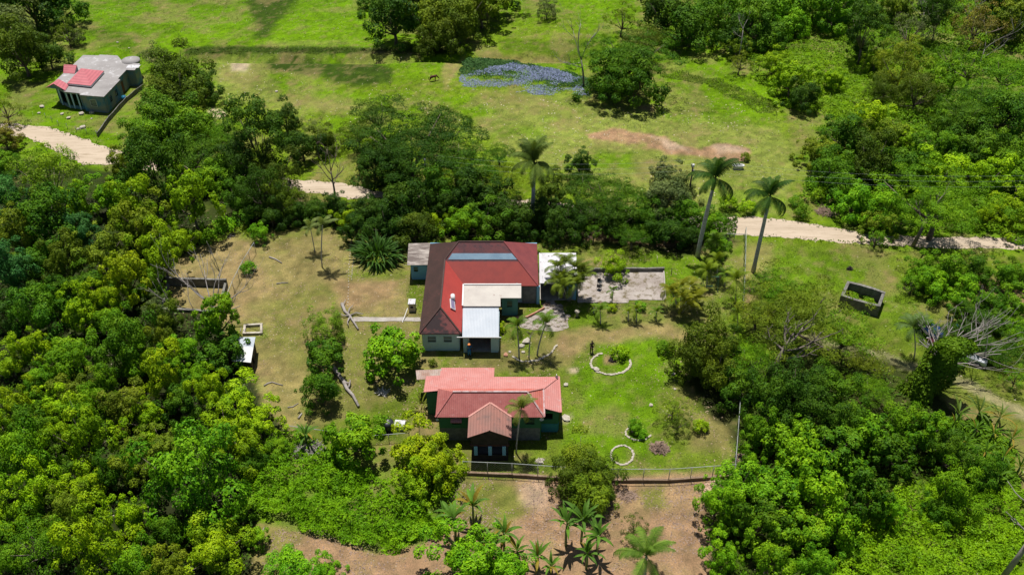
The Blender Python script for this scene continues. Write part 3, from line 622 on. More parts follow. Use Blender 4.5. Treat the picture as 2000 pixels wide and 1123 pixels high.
palm('slim palm in the stone-edged bed, left of three, nearest the white roof',1014,699,1010,638,11,1.9,PG,r=.085,group='palms in the stone-edged bed')
palm('bare-stemmed palm with few fronds in the middle of the stone-edged bed',1033,700,1036,655,4,1.1,(.12,.12,.05),r=.07,group='palms in the stone-edged bed')
palm('slim palm in the stone-edged bed, rightmost of three',1049,694,1066,632,12,1.9,PG,r=.085,group='palms in the stone-edged bed')
palm('palm in front of the pink-roofed house, its crown over the right eave',1008,884,1018,798,12,2.0,(.13,.17,.025),r=.07)
for i,(x,y,ty,n,L,c,lb) in enumerate([(1173,632,606,9,1.5,PG,'dwarf palm leftmost in the row below the patio'),(1227,626,609,7,1.1,PY,'yellowish dwarf palm left of the pair in the row below the patio'),(1243,628,604,8,1.3,PY,'yellowish dwarf palm right of the pair in the row below the patio'),(1281,626,609,8,1.2,PG,'dwarf palm rightmost in the row below the patio'),
    (1380,560,528,11,1.7,PY,'bushy young palm by the green metal frame'),(1400,545,508,12,1.8,PY,'yellow-green young palm between royal palm and wire fence'),(1398,500,470,12,1.9,PG,'young palm beside the trunk of the tallest royal palm'),(1436,590,546,12,2.1,PY,'yellow-green palm against the right wire fence'),(1415,560,535,9,1.5,PG,'small green palm just left of the right wire fence'),(1195,592,568,8,1.1,PG,'little palm under the round tree on the patio edge'),(1160,612,600,7,.8,PY,'tiny yellow palm near the clumping palm'),(1440,640,612,9,1.3,PG,'small palm at the lower end of the right wire fence'),
    (1785,700,640,12,2.6,(.08,.14,.03),'dark green palm standing between the parked cars and the drive'),(1180,445,418,9,1.8,PG,'palm half hidden in the tree belt behind the patio')]):
    palm(lb,x,y,x+rp.uniform(-2,3),ty,n,L,c,r=.07,group='young palms about the garden')
palm('coconut palm with big glossy fronds at the bottom edge of the photo',1258,1135,1262,1085,12,3.4,(.10,.18,.02),'coconut_palm','royal',.13,None,False,(-.6,.8))
def clump(label,x,y,ty,stems,n,L,spread,col,name='clumping_palm'):
    g=gnd(x,y); root=thing(name,label,'palm clump',g)
    for s in range(stems):
        a=s*2.4; h=zat(x,y,ty)*rp.uniform(.6,1.05); rr=spread*rp.uniform(.5,1); top=Vector((math.cos(a)*rr,math.sin(a)*rr,h)); b0=Vector((math.cos(a)*.25,math.sin(a)*.25,-.1))
        m=MB(); m.tube([b0,b0.lerp(top,.5)+Vector((0,0,h*.08)),top],[.05,.04,.035],6); m.build('stem',PALMBARK,root)
        fronds(root,top,FR['small'],n,L,col,tilt=(-.4,1.0))
clump('clumping palm with many stems against the white stained roof',1110,586,532,11,9,2.0,1.9,(.115,.165,.012))
clump('clumping palm with orange-green fronds at the right end of the patio',1330,608,567,11,6,1.9,1.9,(.165,.185,.008))
clump('small clump of palms below the shaded fence tree',1355,590,560,4,6,1.2,.8,(.12,.16,.02))
def banana(label,x,y,ty,n,L,col,meshes=PAD,name='banana_plant',cat='banana plant',group='banana plants',fan=1.):
    g=gnd(x,y); h=max(.3,zat(x,y,ty)); root=thing(name,label,cat,g,rp.uniform(0,6),group)
    m=MB(); m.tube([(0,0,-.1),(.03,.02,h*.6),(0,0,h)],[.13,.11,.06],7); m.build('stem',GREENSHAFT,root)
    for i in range(n):
        az=i*2.39996+rp.uniform(-.3,.3); o=link('leaf',meshes[i%3],root,loc=(0,0,h*rp.uniform(.85,1)),rot=(rp.uniform(-.2,.2),rp.uniform(-.15,.35)*fan,az),scale=L/2.6*rp.uniform(.8,1.15)); j=rp.uniform(.75,1.2)
        o.color=(col[0]*j,col[1]*j,col[2],0) if rp.random()>.12 else (.22,.17,.02,0)
BG=(.085,.185,.018)
for i,(x,y,ty,n,L,lb) in enumerate([(890,1052,1010,9,2.5,'banana plant in front of the yellow tree, left of the pair'),(925,1025,985,9,2.6,'banana plant in front of the yellow tree, right of the pair'),(985,1075,1040,8,2.2,'banana plant between the bottom bright tree and the banana group'),(1050,1110,1085,8,2.0,'banana plant at the bottom edge left of the coconut palm'),
   (1105,1065,1020,9,2.4,'banana plant at the upper left of the clump below the olive tree'),(1135,1060,1010,10,2.5,'tallest banana plant of the clump below the olive tree'),(1165,1085,1045,9,2.3,'banana plant at the right of the clump below the olive tree'),(1145,1110,1080,8,2.0,'lowest banana plant of the clump below the olive tree'),(870,1010,1000,6,1.8,'small banana plant in the shade of the yellow tree'),(1075,1118,1105,7,1.7,'banana plant cut by the bottom edge of the photo'),
   (600,868,848,7,2.0,'banana plant by the heap of dry sticks'),(1010,1100,1075,7,1.9,'banana plant right of the bright tree at the bottom edge'),(960,1100,1060,7,2.0,'banana plant rising behind the bottom bright tree')]):
    banana(lb,x,y,ty,n+4,L*.85,BG)
for i,(x,y) in enumerate([(1860,840),(1900,850),(1935,860),(1880,880),(1920,895),(1955,905),(1850,905),(1970,870),(1895,925),(1840,870),(1945,940),(1985,925)]):
    banana('strap-leaved plant, %s in the thicket at the right edge below the drive'%ORD[i].replace('nearest','first'),x,y,y-14,14,1.7,(.070,.160,.006),STRAP,'strap_leaved_plant','plant','strap-leaved plants in the thicket')
for x,y,L,lb in [(1865,825,2.2,'left small dark palm-like plant below the drive'),(1905,822,2.4,'middle palm-like plant below the drive'),(1945,832,2.2,'right palm-like plant below the drive')]:
    banana(lb,x,y,y-18,11,L,(.09,.15,.02),STRAP,'strap_leaved_plant','plant','palm-like plants below the drive')
def big_clump(label,x,y,wpx,n,L,col):
    g=gnd(x,y); root=thing('giant_leaved_clump',label,'plant clump',g); R_=wpx/spx(y)
    for i in range(n):
        a=rp.uniform(0,2*PI); rr=math.sqrt(rp.random())*R_; f=rr/R_
        o=link('leaf',STRAP[i%3],root,loc=(math.cos(a)*rr*.8,math.sin(a)*rr*.55,rp.uniform(.1,1.9)*(1-f*.5)),rot=(rp.uniform(-.2,.2),rp.uniform(-.5,.2)+f*.45,a+rp.uniform(-.4,.4)),scale=L/2.4*rp.uniform(.75,1.2)); j=rp.uniform(.7,1.25)
        o.color=(col[0]*j,col[1]*j,col[2],0)
big_clump('huge clump of dark strap leaves left of the red-roofed house',737,506,40,230,2.3,(.040,.105,.010))
big_clump('small clump of drooping yellowish leaves left of the pink-roofed house',822,800,8,26,1.2,(.16,.19,.02))
# ------------------------------------------------------------------ bare trees
def limb(m,p,d,L,r,depth,rd,gr=.1,tips=None):
    pts=[p]; n=4; q=p
    for i in range(n):
        d=(d+Vector((rd.uniform(-1,1),rd.uniform(-1,1),rd.uniform(-.6,1)))*.22+Vector((0,0,gr*.3))).normalized(); q=q+d*L/n; pts.append(q)
    m.tube(pts,[r*(1-.55*i/n) for i in range(n+1)],5 if r>.05 else 4)
    if depth>0:
        for k in range(rd.choice((2,3,3))):
            t=rd.uniform(.35,1); b_=pts[0].lerp(pts[-1],t) if False else pts[min(n,int(t*n+.5))]
            nd=(d+Vector((rd.uniform(-1,1),rd.uniform(-1,1),rd.uniform(-.4,.8)))*.85).normalized()
            limb(m,b_,nd,L*rd.uniform(.5,.75),r*.5,depth-1,rd,gr)
def dead_tree(label,x,y,h,r,limbs,seed,mat=DEADWOOD,name='dead_tree',lean=(0,0),depth=2):
    rd=random.Random(seed); g=gnd(x,y); root=thing(name,label,'tree',g,0,'bare trees')
    top=Vector((lean[0],lean[1],h)); m=MB(); m.tube([(0,0,-.2),top*.5+Vector((.1,0,0)),top],[r*1.2,r,r*.7],7); m.build('trunk',mat,root)
    for az,el,L,f in limbs:
        b=MB(); st=top*f; d=Vector((math.cos(az)*math.cos(el),math.sin(az)*math.cos(el),math.sin(el))); limb(b,st,d,L,r*.55,depth,rd); b.build('branch',mat,root)
    return root
dead_tree('leafless grey tree bent over the sunken walled pen',428,640,3.2,.16,[(2.6,.35,5.5,.9),(2.0,.5,4.5,1),(1.2,.6,4,1),(.5,.3,4.5,.9),(3.1,.1,5,.7),(-.4,.2,4,.8),(1.6,.9,3.5,1),(2.9,.6,4,1)],1)
dead_tree('bare pale tree with long thin branches over the parked cars',1792,748,4.2,.15,[(.0,.02,6.56,1),(.2,.08,6.56,1),(.4,.12,6.15,1),(-.15,-.02,6.15,.95),(.7,.3,3.28,1),(1.5,.55,2.95,1),(1.8,.5,2.62,.95),(2.2,.5,2.13,.9),(.1,.15,5.33,.9),(-.3,-.05,4.51,.85),(.55,.1,4.92,.9),(1.15,.4,3.28,.95),(.3,.0,6.15,.9)],2,lean=(.9,.3))
dead_tree('bare brown tree standing in the road gap',656,402,5.5,.13,[(.6,1.0,3.5,1),(1.6,1.1,3,1),(2.6,.9,3,.9),(3.0,.6,3,.7),(0,.5,2.8,.75),(1.2,.7,2.6,.6)],3,BARK)
dead_tree('dead grey snag leaning up out of the bush at the right edge',1957,1128,6.2,.22,[(2.2,.9,3.2,1),(.9,.7,3.4,1),(.2,.3,3,.8),(3.0,.6,2,.85),(-.6,.2,2.2,.6)],4,lean=(.9,.3),depth=1)
dead_tree('dead pale limbs at the left side of the dark feathery pasture tree',1140,168,4.5,.16,[(2.6,.9,5,1),(2.2,1.1,6,1),(1.2,1.1,5,1),(2.9,.3,3.5,.7),(3.3,-.2,3,.9)],5,lean=(-.6,.4))
dead_tree('bare forked white tree in the bush near the top right corner',1875,92,4,.12,[(.9,.8,4,1),(.4,.6,4,1),(2,.9,3,1)],6)
dead_tree('pale bare tree in the bush at the top, left of the forked one',1795,60,3.6,.12,[(.9,.8,3,1),(2.4,.6,3,1),(3,.4,3,.8),(.2,.3,3,.8)],7)
dead_tree('grey twiggy tree beside the yellow-green shrub trees above the pasture edge',1440,128,6.5,.10,[(1,.9,2,1),(2,.8,2,1),(3,.4,1.8,.8)],8)
dead_tree('slanting bare stems among the feathery trees at the right edge',1905,150,5,.10,[(.5,.6,5,1),(.3,.5,4,.7),(1.5,.9,3,1)],9)
# limbs of the wide feathery tree
dead_tree('pale forked trunk and bare limbs under the wide feathery tree',1490,752,5.0,.30,[(1.5,.5,2.2,1),(1.0,.4,2.3,1),(.6,.3,2.8,1),(.0,.15,3.0,.9),(-.3,.05,3.0,.7),(2.4,.4,1.8,.9)],10,worn('grey_bark',(.20,.165,.14),(.14,.115,.095),2,.4,.6,.25,.9),'forked_tree',lean=(1.6,.6))
dead_tree('pale limbs showing in the big feathery tree beside the right-hand road',1782,482,4.5,.22,[(.5,.7,3.2,1),(1.2,.8,2.4,1),(.1,.4,3,.9),(2.4,.8,2,.8)],11,MATS['grey_bark'],'forked_tree',lean=(.6,0))
# vines over the broken trunk
def leafy_mass(name,label,cat,P,N,col,size,flush=0,parent=None,kind=None,loc=(0,0,0),seed=1,mat=None):
    rs=np.random.RandomState(seed); tt=np.clip(fbm(P[:,0]*.8+50,P[:,1]*.8+50,3)*.7+.3*rs.rand(len(P)),0,1)
    V,Fc,A=leaf_quads(rs,P,N,size,.6,tt,rs.rand(len(P))); me=fast_mesh(name,V,Fc,mat or LEAF,A); o=link(name,me,parent,loc=loc); o.color=(*col,flush)
    if label: tag(o,label,cat)
    if kind: o['kind']=kind
    return o
rs=np.random.RandomState(3); g=gnd(1795,770); vr=thing('vine_covered_trunk','broken trunk cloaked in dark vines at the foot of the dead tree','tree',g)
n=9000; tt_=rs.rand(n); ang=rs.rand(n)*2*PI; rad=(1.9-.5*tt_+.5*np.sin(ang*3+tt_*8))*(.75+.3*rs.rand(n)); hh=tt_*6.8
P=np.stack([np.cos(ang)*rad+.22*hh,np.sin(ang)*rad*.8,hh],1); N=np.stack([np.cos(ang),np.sin(ang),.5+0*ang],1)+rs.normal(size=(n,3))*.4
leafy_mass('vines',None,None,P,N,(.075,.150,.006),.30,parent=vr)
d_=rdir(rs,2500,-.2); P=d_*np.array([2.2,1.4,1.0])*(.7+.3*rs.rand(2500,1))+np.array([1.9,0,6.6]); leafy_mass('vines',None,None,P,d_+rs.normal(size=(2500,3))*.4,(.10,.19,.006),.30,parent=vr)
m=MB(); m.tube([(0,0,-.2),(.7,0,3),(1.6,0,7)],[.9,.7,.45],8); m.build('trunk',BARK,vr)
# ------------------------------------------------------------------ ground cover
def scatter(poly,n,seed):
    """random ground points inside a pixel polygon"""
    rs=np.random.RandomState(seed); W_=np.array([[at(*p).x,at(*p).y] for p in poly]); lo=W_.min(0); hi=W_.max(0); out=[]; tot=0
    while tot<n:
        q=lo+(hi-lo)*rs.rand(n,2); s_=seg_sd(q[:,0],q[:,1],[tuple(w) for w in W_]); q=q[s_+ (fbm(q[:,0]*.5,q[:,1]*.5,3)-.5)*2.5<0]; out.append(q); tot+=len(q)
    return np.concatenate(out)[:n],rs
def cover(name,label,cat,poly,n,size,hmax,col,seed,flush=0,freq=.45,sd=None):
    q,rs=scatter(poly,n,seed); hgt=np.clip((fbm(q[:,0]*freq+seed,q[:,1]*freq,4)-.25)*1.9,0.03,1)*hmax
    kk=(fbm(q[:,0]*freq*1.6+seed*3,q[:,1]*freq*1.6,4)+.25*rs.rand(n)>.50)|(hgt>hmax*.72); q=q[kk]; hgt=hgt[kk]; n=len(q)
    e=.15; gx=(fbm((q[:,0]+e)*freq+seed,q[:,1]*freq,4)-fbm(q[:,0]*freq+seed,q[:,1]*freq,4))/e*hmax*1.9; gy=(fbm(q[:,0]*freq+seed,(q[:,1]+e)*freq,4)-fbm(q[:,0]*freq+seed,q[:,1]*freq,4))/e*hmax*1.9
    P=np.stack([q[:,0],q[:,1],gz(q[:,0],q[:,1])+hgt*(.8+.25*rs.rand(n))+.02],1); N=np.stack([-gx,-gy,1+0*gx],1)+rs.normal(size=(n,3))*.45
    return leafy_mass(name,label,cat,P,N,col,size,flush,kind='stuff',seed=seed)
cover('creeper_cover','bright green creepers sprawling over the bank at bottom centre','creepers',[(560,850),(640,880),(760,960),(880,1010),(870,1045),(740,1085),(640,1045),(520,1010),(470,985),(480,900)],30000,.20,1.5,(.115,.260,.003),1,freq=.8)
cover('creeper_cover','lush light green creepers in the bottom right bush','creepers',[(1690,960),(1800,960),(1900,940),(2000,960),(2000,1140),(1600,1140),(1650,1060)],30000,.20,1.4,(.150,.300,.003),2,freq=.7)
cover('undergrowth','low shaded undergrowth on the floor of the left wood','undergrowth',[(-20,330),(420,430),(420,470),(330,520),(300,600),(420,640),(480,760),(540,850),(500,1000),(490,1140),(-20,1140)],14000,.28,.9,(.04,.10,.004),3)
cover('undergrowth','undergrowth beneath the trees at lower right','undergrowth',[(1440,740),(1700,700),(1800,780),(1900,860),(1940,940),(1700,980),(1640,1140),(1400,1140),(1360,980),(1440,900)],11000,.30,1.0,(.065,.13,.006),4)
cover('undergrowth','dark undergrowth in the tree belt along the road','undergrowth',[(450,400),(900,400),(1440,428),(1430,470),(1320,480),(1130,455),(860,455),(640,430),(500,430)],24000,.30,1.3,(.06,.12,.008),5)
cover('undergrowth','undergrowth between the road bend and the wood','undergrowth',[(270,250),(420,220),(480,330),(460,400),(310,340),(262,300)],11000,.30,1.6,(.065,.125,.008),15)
cover('scrub_cover','lush yellow-green scrub covering the slope at top right','scrub',[(1460,60),(1640,60),(1760,120),(1780,220),(1640,240),(1560,220),(1460,150)],30000,.30,1.0,(.125,.240,.003),6)
cover('scrub_cover','thick scrub between the trees along the right edge','scrub',[(1600,250),(2010,180),(2010,455),(1760,450),(1660,440),(1560,390)],40000,.32,1.8,(.100,.215,.004),7)
cover('scrub_cover','scrub under the trees in the top right corner','scrub',[(1250,-20),(2010,-20),(2010,180),(1760,120),(1640,60),(1480,80),(1260,70)],36000,.36,2.0,(.09,.190,.004),8)
cover('weed_cover','tangle of weeds along the upper left edge of the yard','weeds',[(390,455),(440,430),(490,435),(480,455),(420,478)],3500,.18,.8,(.11,.17,.01),9)
cover('weed_cover','rank grass along the ditch foot right of the pasture tree','weeds',[(1290,130),(1400,150),(1500,190),(1530,230),(1480,220),(1380,160),(1290,145)],6000,.2,.35,(.09,.15,.005),10)
cover('rank_grass','dark rank grass filling the long ditch across the pasture','grass',[(366,94),(640,93),(900,92),(900,104),(640,103),(366,105)],5000,.20,.35,(.060,.105,.005),21,freq=1.2)
cover('clover_patch','bright weeds filling the overgrown stone pen','weeds',[(1652,572),(1700,582),(1712,602),(1658,590)],2200,.22,.9,(.12,.24,.005),11)
cover('scrub_cover','scrub around the strap-leaved plants at the right edge','scrub',[(1790,820),(1930,830),(1975,870),(1990,960),(1900,960),(1820,900)],14000,.34,1.4,(.09,.19,.005),31)
# pond with blue flowers
POND=[(903,125),(935,113),(1010,122),(1080,135),(1140,150),(1175,175),(1170,198),(1100,196),(1000,190),(930,185),(890,172),(893,150)]
pm,t,b=nodes('pond_water',.1,.6); b.inputs['Base Color'].default_value=(.02,.035,.02,1)
sheet('pond',POND,pm,.02,seed=9)
q,rs=scatter(POND,26000,12); hg=.12+.35*fbm(q[:,0]*.4,q[:,1]*.4,3)
P=np.stack([q[:,0],q[:,1],hg*(.6+.5*rs.rand(len(q)))],1); leafy_mass('water_plants','dense floating green leaves covering the pond','water plants',P,np.array([0,-.3,1])+rs.normal(size=P.shape)*.6,(.055,.135,.03),.26,kind='stuff',seed=12)
FLW=flat('lilac_petals',(.20,.24,.38),.6)
q,rs=scatter([(900,150),(1000,128),(1080,138),(1140,160),(1150,192),(1000,188),(900,176),(893,164)],26000,13); k=(fbm(q[:,0]*.22+5,q[:,1]*.45+8,3)-.36)*2.6>rs.rand(len(q)); q=q[k][:9000]
P=np.stack([q[:,0],q[:,1],.45+.15*rs.rand(len(q))],1); V,Fc,A=leaf_quads(rs,P,np.array([0,-.5,.8])+rs.normal(size=P.shape)*.5,.15,.75)
tag(link('flowers',fast_mesh('flowers',V,Fc,FLW)),'pale blue flowers standing over the leaves on the pond','flowers',kind='stuff')
# short grass blades over lawns and pasture, taking the colour of the sward they grow in
gb,t,b=nodes('grass_blades',.8,.15); ga=t.nodes.new('ShaderNodeAttribute'); ga.attribute_name='ground_colour'; t.links.new(ga.outputs['Color'],b.inputs['Base Color'])
def blades(label,xr,yr,n,size,seed):
    rs=np.random.RandomState(seed); X=rs.uniform(*xr,n); Y=rs.uniform(*yr,n)
    Y=yr[0]+(yr[1]-yr[0])*rs.rand(n); k=fbm(X*.5+3,Y*.5+seed,4)+.25*rs.rand(n)>.5; X=X[k];Y=Y[k]; c=gcol(X,Y); k=(c[:,1]>c[:,0]*1.12)&(c[:,1]>.07)
    rp_=np.array([at(*p)[:2] for p in road_top+road_bot]); sdr=seg_sd(X,Y,[tuple(p) for p in rp_]); k&=sdr>.2
    X=X[k];Y=Y[k];c=c[k]; n=len(X); P=np.stack([X,Y,gz(X,Y)+size*.22],1)
    a=rs.rand(n)*2*PI; N=np.stack([np.cos(a)*.55,np.sin(a)*.55,1.+0*a],1); V,Fc,_=leaf_quads(rs,P,N,size,.8)
    cc=c*(rs.uniform(.7,1.5,(n,1))); C4=np.concatenate([np.repeat(cc,4,0),np.ones((n*4,1))],1)
    tag(link('grass',fast_mesh('grass',V,Fc,gb,{'ground_colour':('POINT','FLOAT_COLOR',C4)})),label,'grass',kind='stuff')
def litter(name,label,cat,poly,n,size,mat,seed,z=.03):
    q,rs=scatter(poly,n*3,seed); k=fbm(q[:,0]*.35+seed,q[:,1]*.35,4)+.2*rs.rand(len(q))>.62; q=q[k][:n]
    P=np.stack([q[:,0],q[:,1],gz(q[:,0],q[:,1])+z],1); V,Fc,A=leaf_quads(rs,P,np.array([0,0,1.])+rs.normal(size=P.shape)*.35,size,.7); tag(link(name,fast_mesh(name,V,Fc,mat)),label,cat,kind='stuff')
litter('leaf_litter','dry fallen leaves strewn over the yard','leaves',[(400,470),(860,450),(1440,480),(1440,920),(900,925),(560,850),(470,700)],5000,.17,DRYLEAF,41)
litter('leaf_litter','dry leaves and sticks strewn over the bald plot at the bottom','leaves',[(900,935),(1440,930),(1380,1123),(500,1123),(520,1020),(820,1075)],4000,.17,BRUSH,42)
litter('pebbles','pale pebbles and rubbish specks in the pasture','pebbles',[(420,120),(900,190),(1500,200),(1560,400),(1300,410),(940,290),(640,240),(420,200)],700,.22,CREAMP,43,.05)
def verge(edge,seed):
    rs=np.random.RandomState(seed); Q=[at(*p) for p in edge]; out=[]
    for a_,b_ in zip(Q[:-1],Q[1:]):
        L=(b_-a_).length; n=int(L*11); t_=rs.rand(n); nrm=np.array([-(b_.y-a_.y),b_.x-a_.x])/L; o=rs.normal(size=n)*.3
        out.append(np.stack([a_.x+(b_.x-a_.x)*t_+nrm[0]*o,a_.y+(b_.y-a_.y)*t_+nrm[1]*o],1))
    q=np.concatenate(out); k=fbm(q[:,0]*.5,q[:,1]*.5,3)+.25*rs.rand(len(q))>.5; q=q[k]; P=np.stack([q[:,0],q[:,1],.05+.12*rs.rand(len(q))],1)
    leafy_mass('verge_weeds','ragged weeds along the %s edge of the dirt road'%('far' if seed==51 else 'near'),'weeds',P,np.array([0,0,.8])+rs.normal(size=P.shape)*.6,(.085,.15,.006),.22,kind='stuff',seed=seed)
verge(road_top,51); verge(road_bot,52)
blades('short grass of the yard and lawns around the two houses',(-35,52),(46,98),130000,.15,1)
blades('rough grass tufts of the pasture beyond the road',(-105,80),(104,185),110000,.20,2)
# ------------------------------------------------------------------ the house with the L-shaped red roof
def V3(*a): return Vector(a)
def wseg(m,a,b,z0,z1,t=.18,gaps=()):
    """wall from a to b (x,y) with openings: (start, end, sill, head) in metres along it"""
    a=Vector((a[0],a[1],0)); b=Vector((b[0],b[1],0)); d=(b-a); L=d.length; q=math.atan2(d.y,d.x); M=Matrix.Translation(a)@Matrix.Rotation(q,4,'Z'); s=0
    for g0,g1,sl_,hd in sorted(gaps):
        m.box(s,g0,-t/2,t/2,z0,z1,M)
        if sl_>z0: m.box(g0,g1,-t/2,t/2,z0,sl_,M)
        if hd<z1: m.box(g0,g1,-t/2,t/2,hd,z1,M)
        s=g1
    m.box(s,L,-t/2,t/2,z0,z1,M); return M
def window(parent,a,b,u0,u1,z0,z1,frame=WHITEP,t=.18,slats=3,label=None,name='window'):
    a=Vector((a[0],a[1],0)); b=Vector((b[0],b[1],0)); d=b-a; M=Matrix.Translation(a)@Matrix.Rotation(math.atan2(d.y,d.x),4,'Z')
    f=MB(); w=.06; 
    for s in ((u0-w,u1+w,z0-w,z0),(u0-w,u1+w,z1,z1+w),(u0-w,u0,z0,z1),(u1,u1+w,z0,z1)): f.box(s[0],s[1],-t/2-.03,t/2+.03,s[2],s[3],M)
    o=f.build(name,frame,parent); 
    p=MB().box(u0,u1,-.01,.01,z0,z1,M); p.build('pane',GLASS,o)
    for i in range(slats):
        z=z0+(z1-z0)*(i+1)/(slats+1); MB().box(u0,u1,-.05,.05,z-.02,z+.02,M).build('glazing_bar',frame,o)
    return o
A=thing('l_shaped_house','pale blue house under an L-shaped hipped roof in dark and bright red','house',(0,0,0))
ze=2.7; ax0,ax1,ay0,ay1,aw,ayn=-10.2,3.12,82.9,91.5,-5.55,74.33; ym=87.2; zr=ze+4.3*.77; rxl,rxr=-6.35,-.95
wx=-7.9; wz=ze+(wx-ax0)*(zr-ze)/(rxl-ax0); J=V3(wx,82.9+(wz-ze)/.77,wz)
zs=lambda y: ze+(y-ay0)*.77
def yrow(row,x=940):
    lo,hi=ay0,ym
    for _ in range(40):
        mm=(lo+hi)/2
        if proj(0,mm,zs(mm))[1]>row: lo=mm
        else: hi=mm
    return lo
yb=yrow(511); yb2=yrow(507.5); yt2=yrow(495.5)
hl=lambda y:(J.x+(y-J.y)*(rxl-J.x)/(ym-J.y)) if y>J.y else aw+(y-ay0)*(J.x-aw)/(J.y-ay0)
hr=lambda y: ax1+(y-ay0)*(rxr-ax1)/(ym-ay0)
def rp_(label,pts,mat,th=.10): o=MB().slab(pts,th).build('roof_slope',mat,A); tag(o,label); return o
rp_('red painted slope facing the court',[V3(aw,ay0,ze),V3(ax1,ay0,ze),V3(hr(yb),yb,zs(yb)),V3(hl(yb),yb,zs(yb))],RED)
rp_('stained dark upper slope below the ridge',[V3(hl(yb),yb,zs(yb)),V3(hr(yb),yb,zs(yb)),V3(rxr,ym,zr),V3(rxl,ym,zr)]+([J] if J.y>yb else []),DARKR3)
o=MB().slab([V3(hl(yb2)+.3,yb2,zs(yb2)+.05),V3(hr(yb2)-.15,yb2,zs(yb2)+.05),V3(hr(yt2)-.2,yt2,zs(yt2)+.05),V3(hl(yt2)+.35,yt2,zs(yt2)+.05)],.045).build('roof_sheet',BLUE_SHEET,A); tag(o,'blue-grey replacement sheet strip')
rp_('faded pinkish-red right hip',[V3(ax1,ay0,ze),V3(ax1,ay1,ze),V3(rxr,ym,zr)],REDP)
rp_('far slope behind the ridge',[V3(ax1,ay1,ze),V3(ax0,ay1,ze),V3(rxl,ym,zr),V3(rxr,ym,zr)],REDP)
rp_('dark weathered outer left slope',[V3(ax0,ay1,ze),V3(rxl,ym,zr),J,V3(wx,ayn+2.2,wz),V3(ax0,ayn,ze)],DARKR)
rp_('bright red inner slope of the wing',[J,V3(aw,ay0,ze),V3(aw,ayn,ze),V3(wx,ayn+2.2,wz)],REDB)
rp_('black-stained front hip of the wing',[V3(ax0,ayn,ze),V3(aw,ayn,ze),V3(wx,ayn+2.2,wz)],DARKR2)
for a_,b_ in ((V3(rxl,ym,zr),V3(rxr,ym,zr)),(V3(rxr,ym,zr),V3(ax1,ay0,ze)),(J,V3(wx,ayn+2.2,wz)),(V3(wx,ayn+2.2,wz),V3(ax0,ayn,ze)),(V3(wx,ayn+2.2,wz),V3(aw,ayn,ze)),(V3(rxl,ym,zr),J)):
    MB().bar(a_+V3(0,0,.02),b_+V3(0,0,.02),.16,.07).build('ridge_cap',REDP if a_.x>-3 else DARKR,A)
# far eave gutter seen as a blue line
MB().bar((ax0,ay1+.05,ze-.02),(ax1,ay1+.05,ze-.02),.14,.1).build('gutter',BLUEW,A)
wi=.35
w=MB(); cor=[(ax0+wi,ayn+wi),(ax0+wi,ay1-wi),(ax1-wi,ay1-wi),(ax1-wi,ay0+wi),(aw-wi,ay0+wi),(aw-wi,ayn+wi)]
wseg(w,cor[5],cor[0],0,ze-.12,gaps=[(.75,1.65,1.3,2.1),(2.5,3.4,1.3,2.1)]); wseg(w,cor[0],cor[1],0,ze-.12,gaps=[(4,5,1,2.1),(10,11,1,2.1)]); wseg(w,cor[1],cor[2],0,ze-.12); wseg(w,cor[2],cor[3],0,ze-.12); wseg(w,cor[3],cor[4],0,ze-.12,gaps=[(2.2,3.1,1,2)]); wseg(w,cor[4],cor[5],0,ze-.12)
w.build('wall',PALEBLUE,A)
for u in ((.75,1.65),(2.5,3.4)): window(A,cor[5],cor[0],u[0],u[1],1.3,2.1,PALEBLUE)
window(A,cor[3],cor[4],2.2,3.1,1,2,GREYSTONE); window(A,cor[0],cor[1],4,5,1,2.1,PALEBLUE); window(A,cor[0],cor[1],10,11,1,2.1,PALEBLUE)
# stone-faced bay and blue corner by the car port
s0=at(1021,560,2.6); gsw=MB(); gsw.box(at(1020,578).x,at(1046,578).x,ay0+.10,ay0+.22,0,2.5); gsw.build('stone_wall',GREYSTONE,A)
MB().box(at(1047,575).x,at(1053,575).x,ay0-.05,ay0+.2,0,2.62).build('corner_pier',BLUEW,A)
# veranda with silver roof
c0=at(904,598,2.85);c1=at(974,598,2.85);c2=at(974.5,658,2.55);c3=at(903,657.5,2.55)
o=MB().slab([c0,c1,c2,c3],.06).build('veranda_roof',SILVER,A); tag(o,'silver corrugated zinc roof')
MB().bar(c3+V3(-.6,-.03,-.07),c2+V3(.25,-.03,-.07),.08,.1).build('gutter',WHITEP,A)
vy=c3.y+.35; vx0=c3.x+.05; vx1=c2.x-.1; w=MB()
wseg(w,(vx0,vy),(vx1,vy),0,2.42,gaps=[(.55,3.05,.0,2.2)]); wseg(w,(vx1,vy+.09),(vx1,c0.y-.1),0,2.42,gaps=[(.9,1.9,1,2)]); w.build('veranda_wall',PALEBLUE,A)
window(A,(vx1,vy+.09),(vx1,c0.y-.1),.9,1.9,1,2,PALEBLUE)
MB().box(vx0+.2,vx1-.2,vy,c0.y-.2,-.05,.12).build('floor',CONC,A)
MB().box(vx0+.6,vx0+.66,vy-.3,vy-.24,0,2.35).build('post',WHITEP,A)
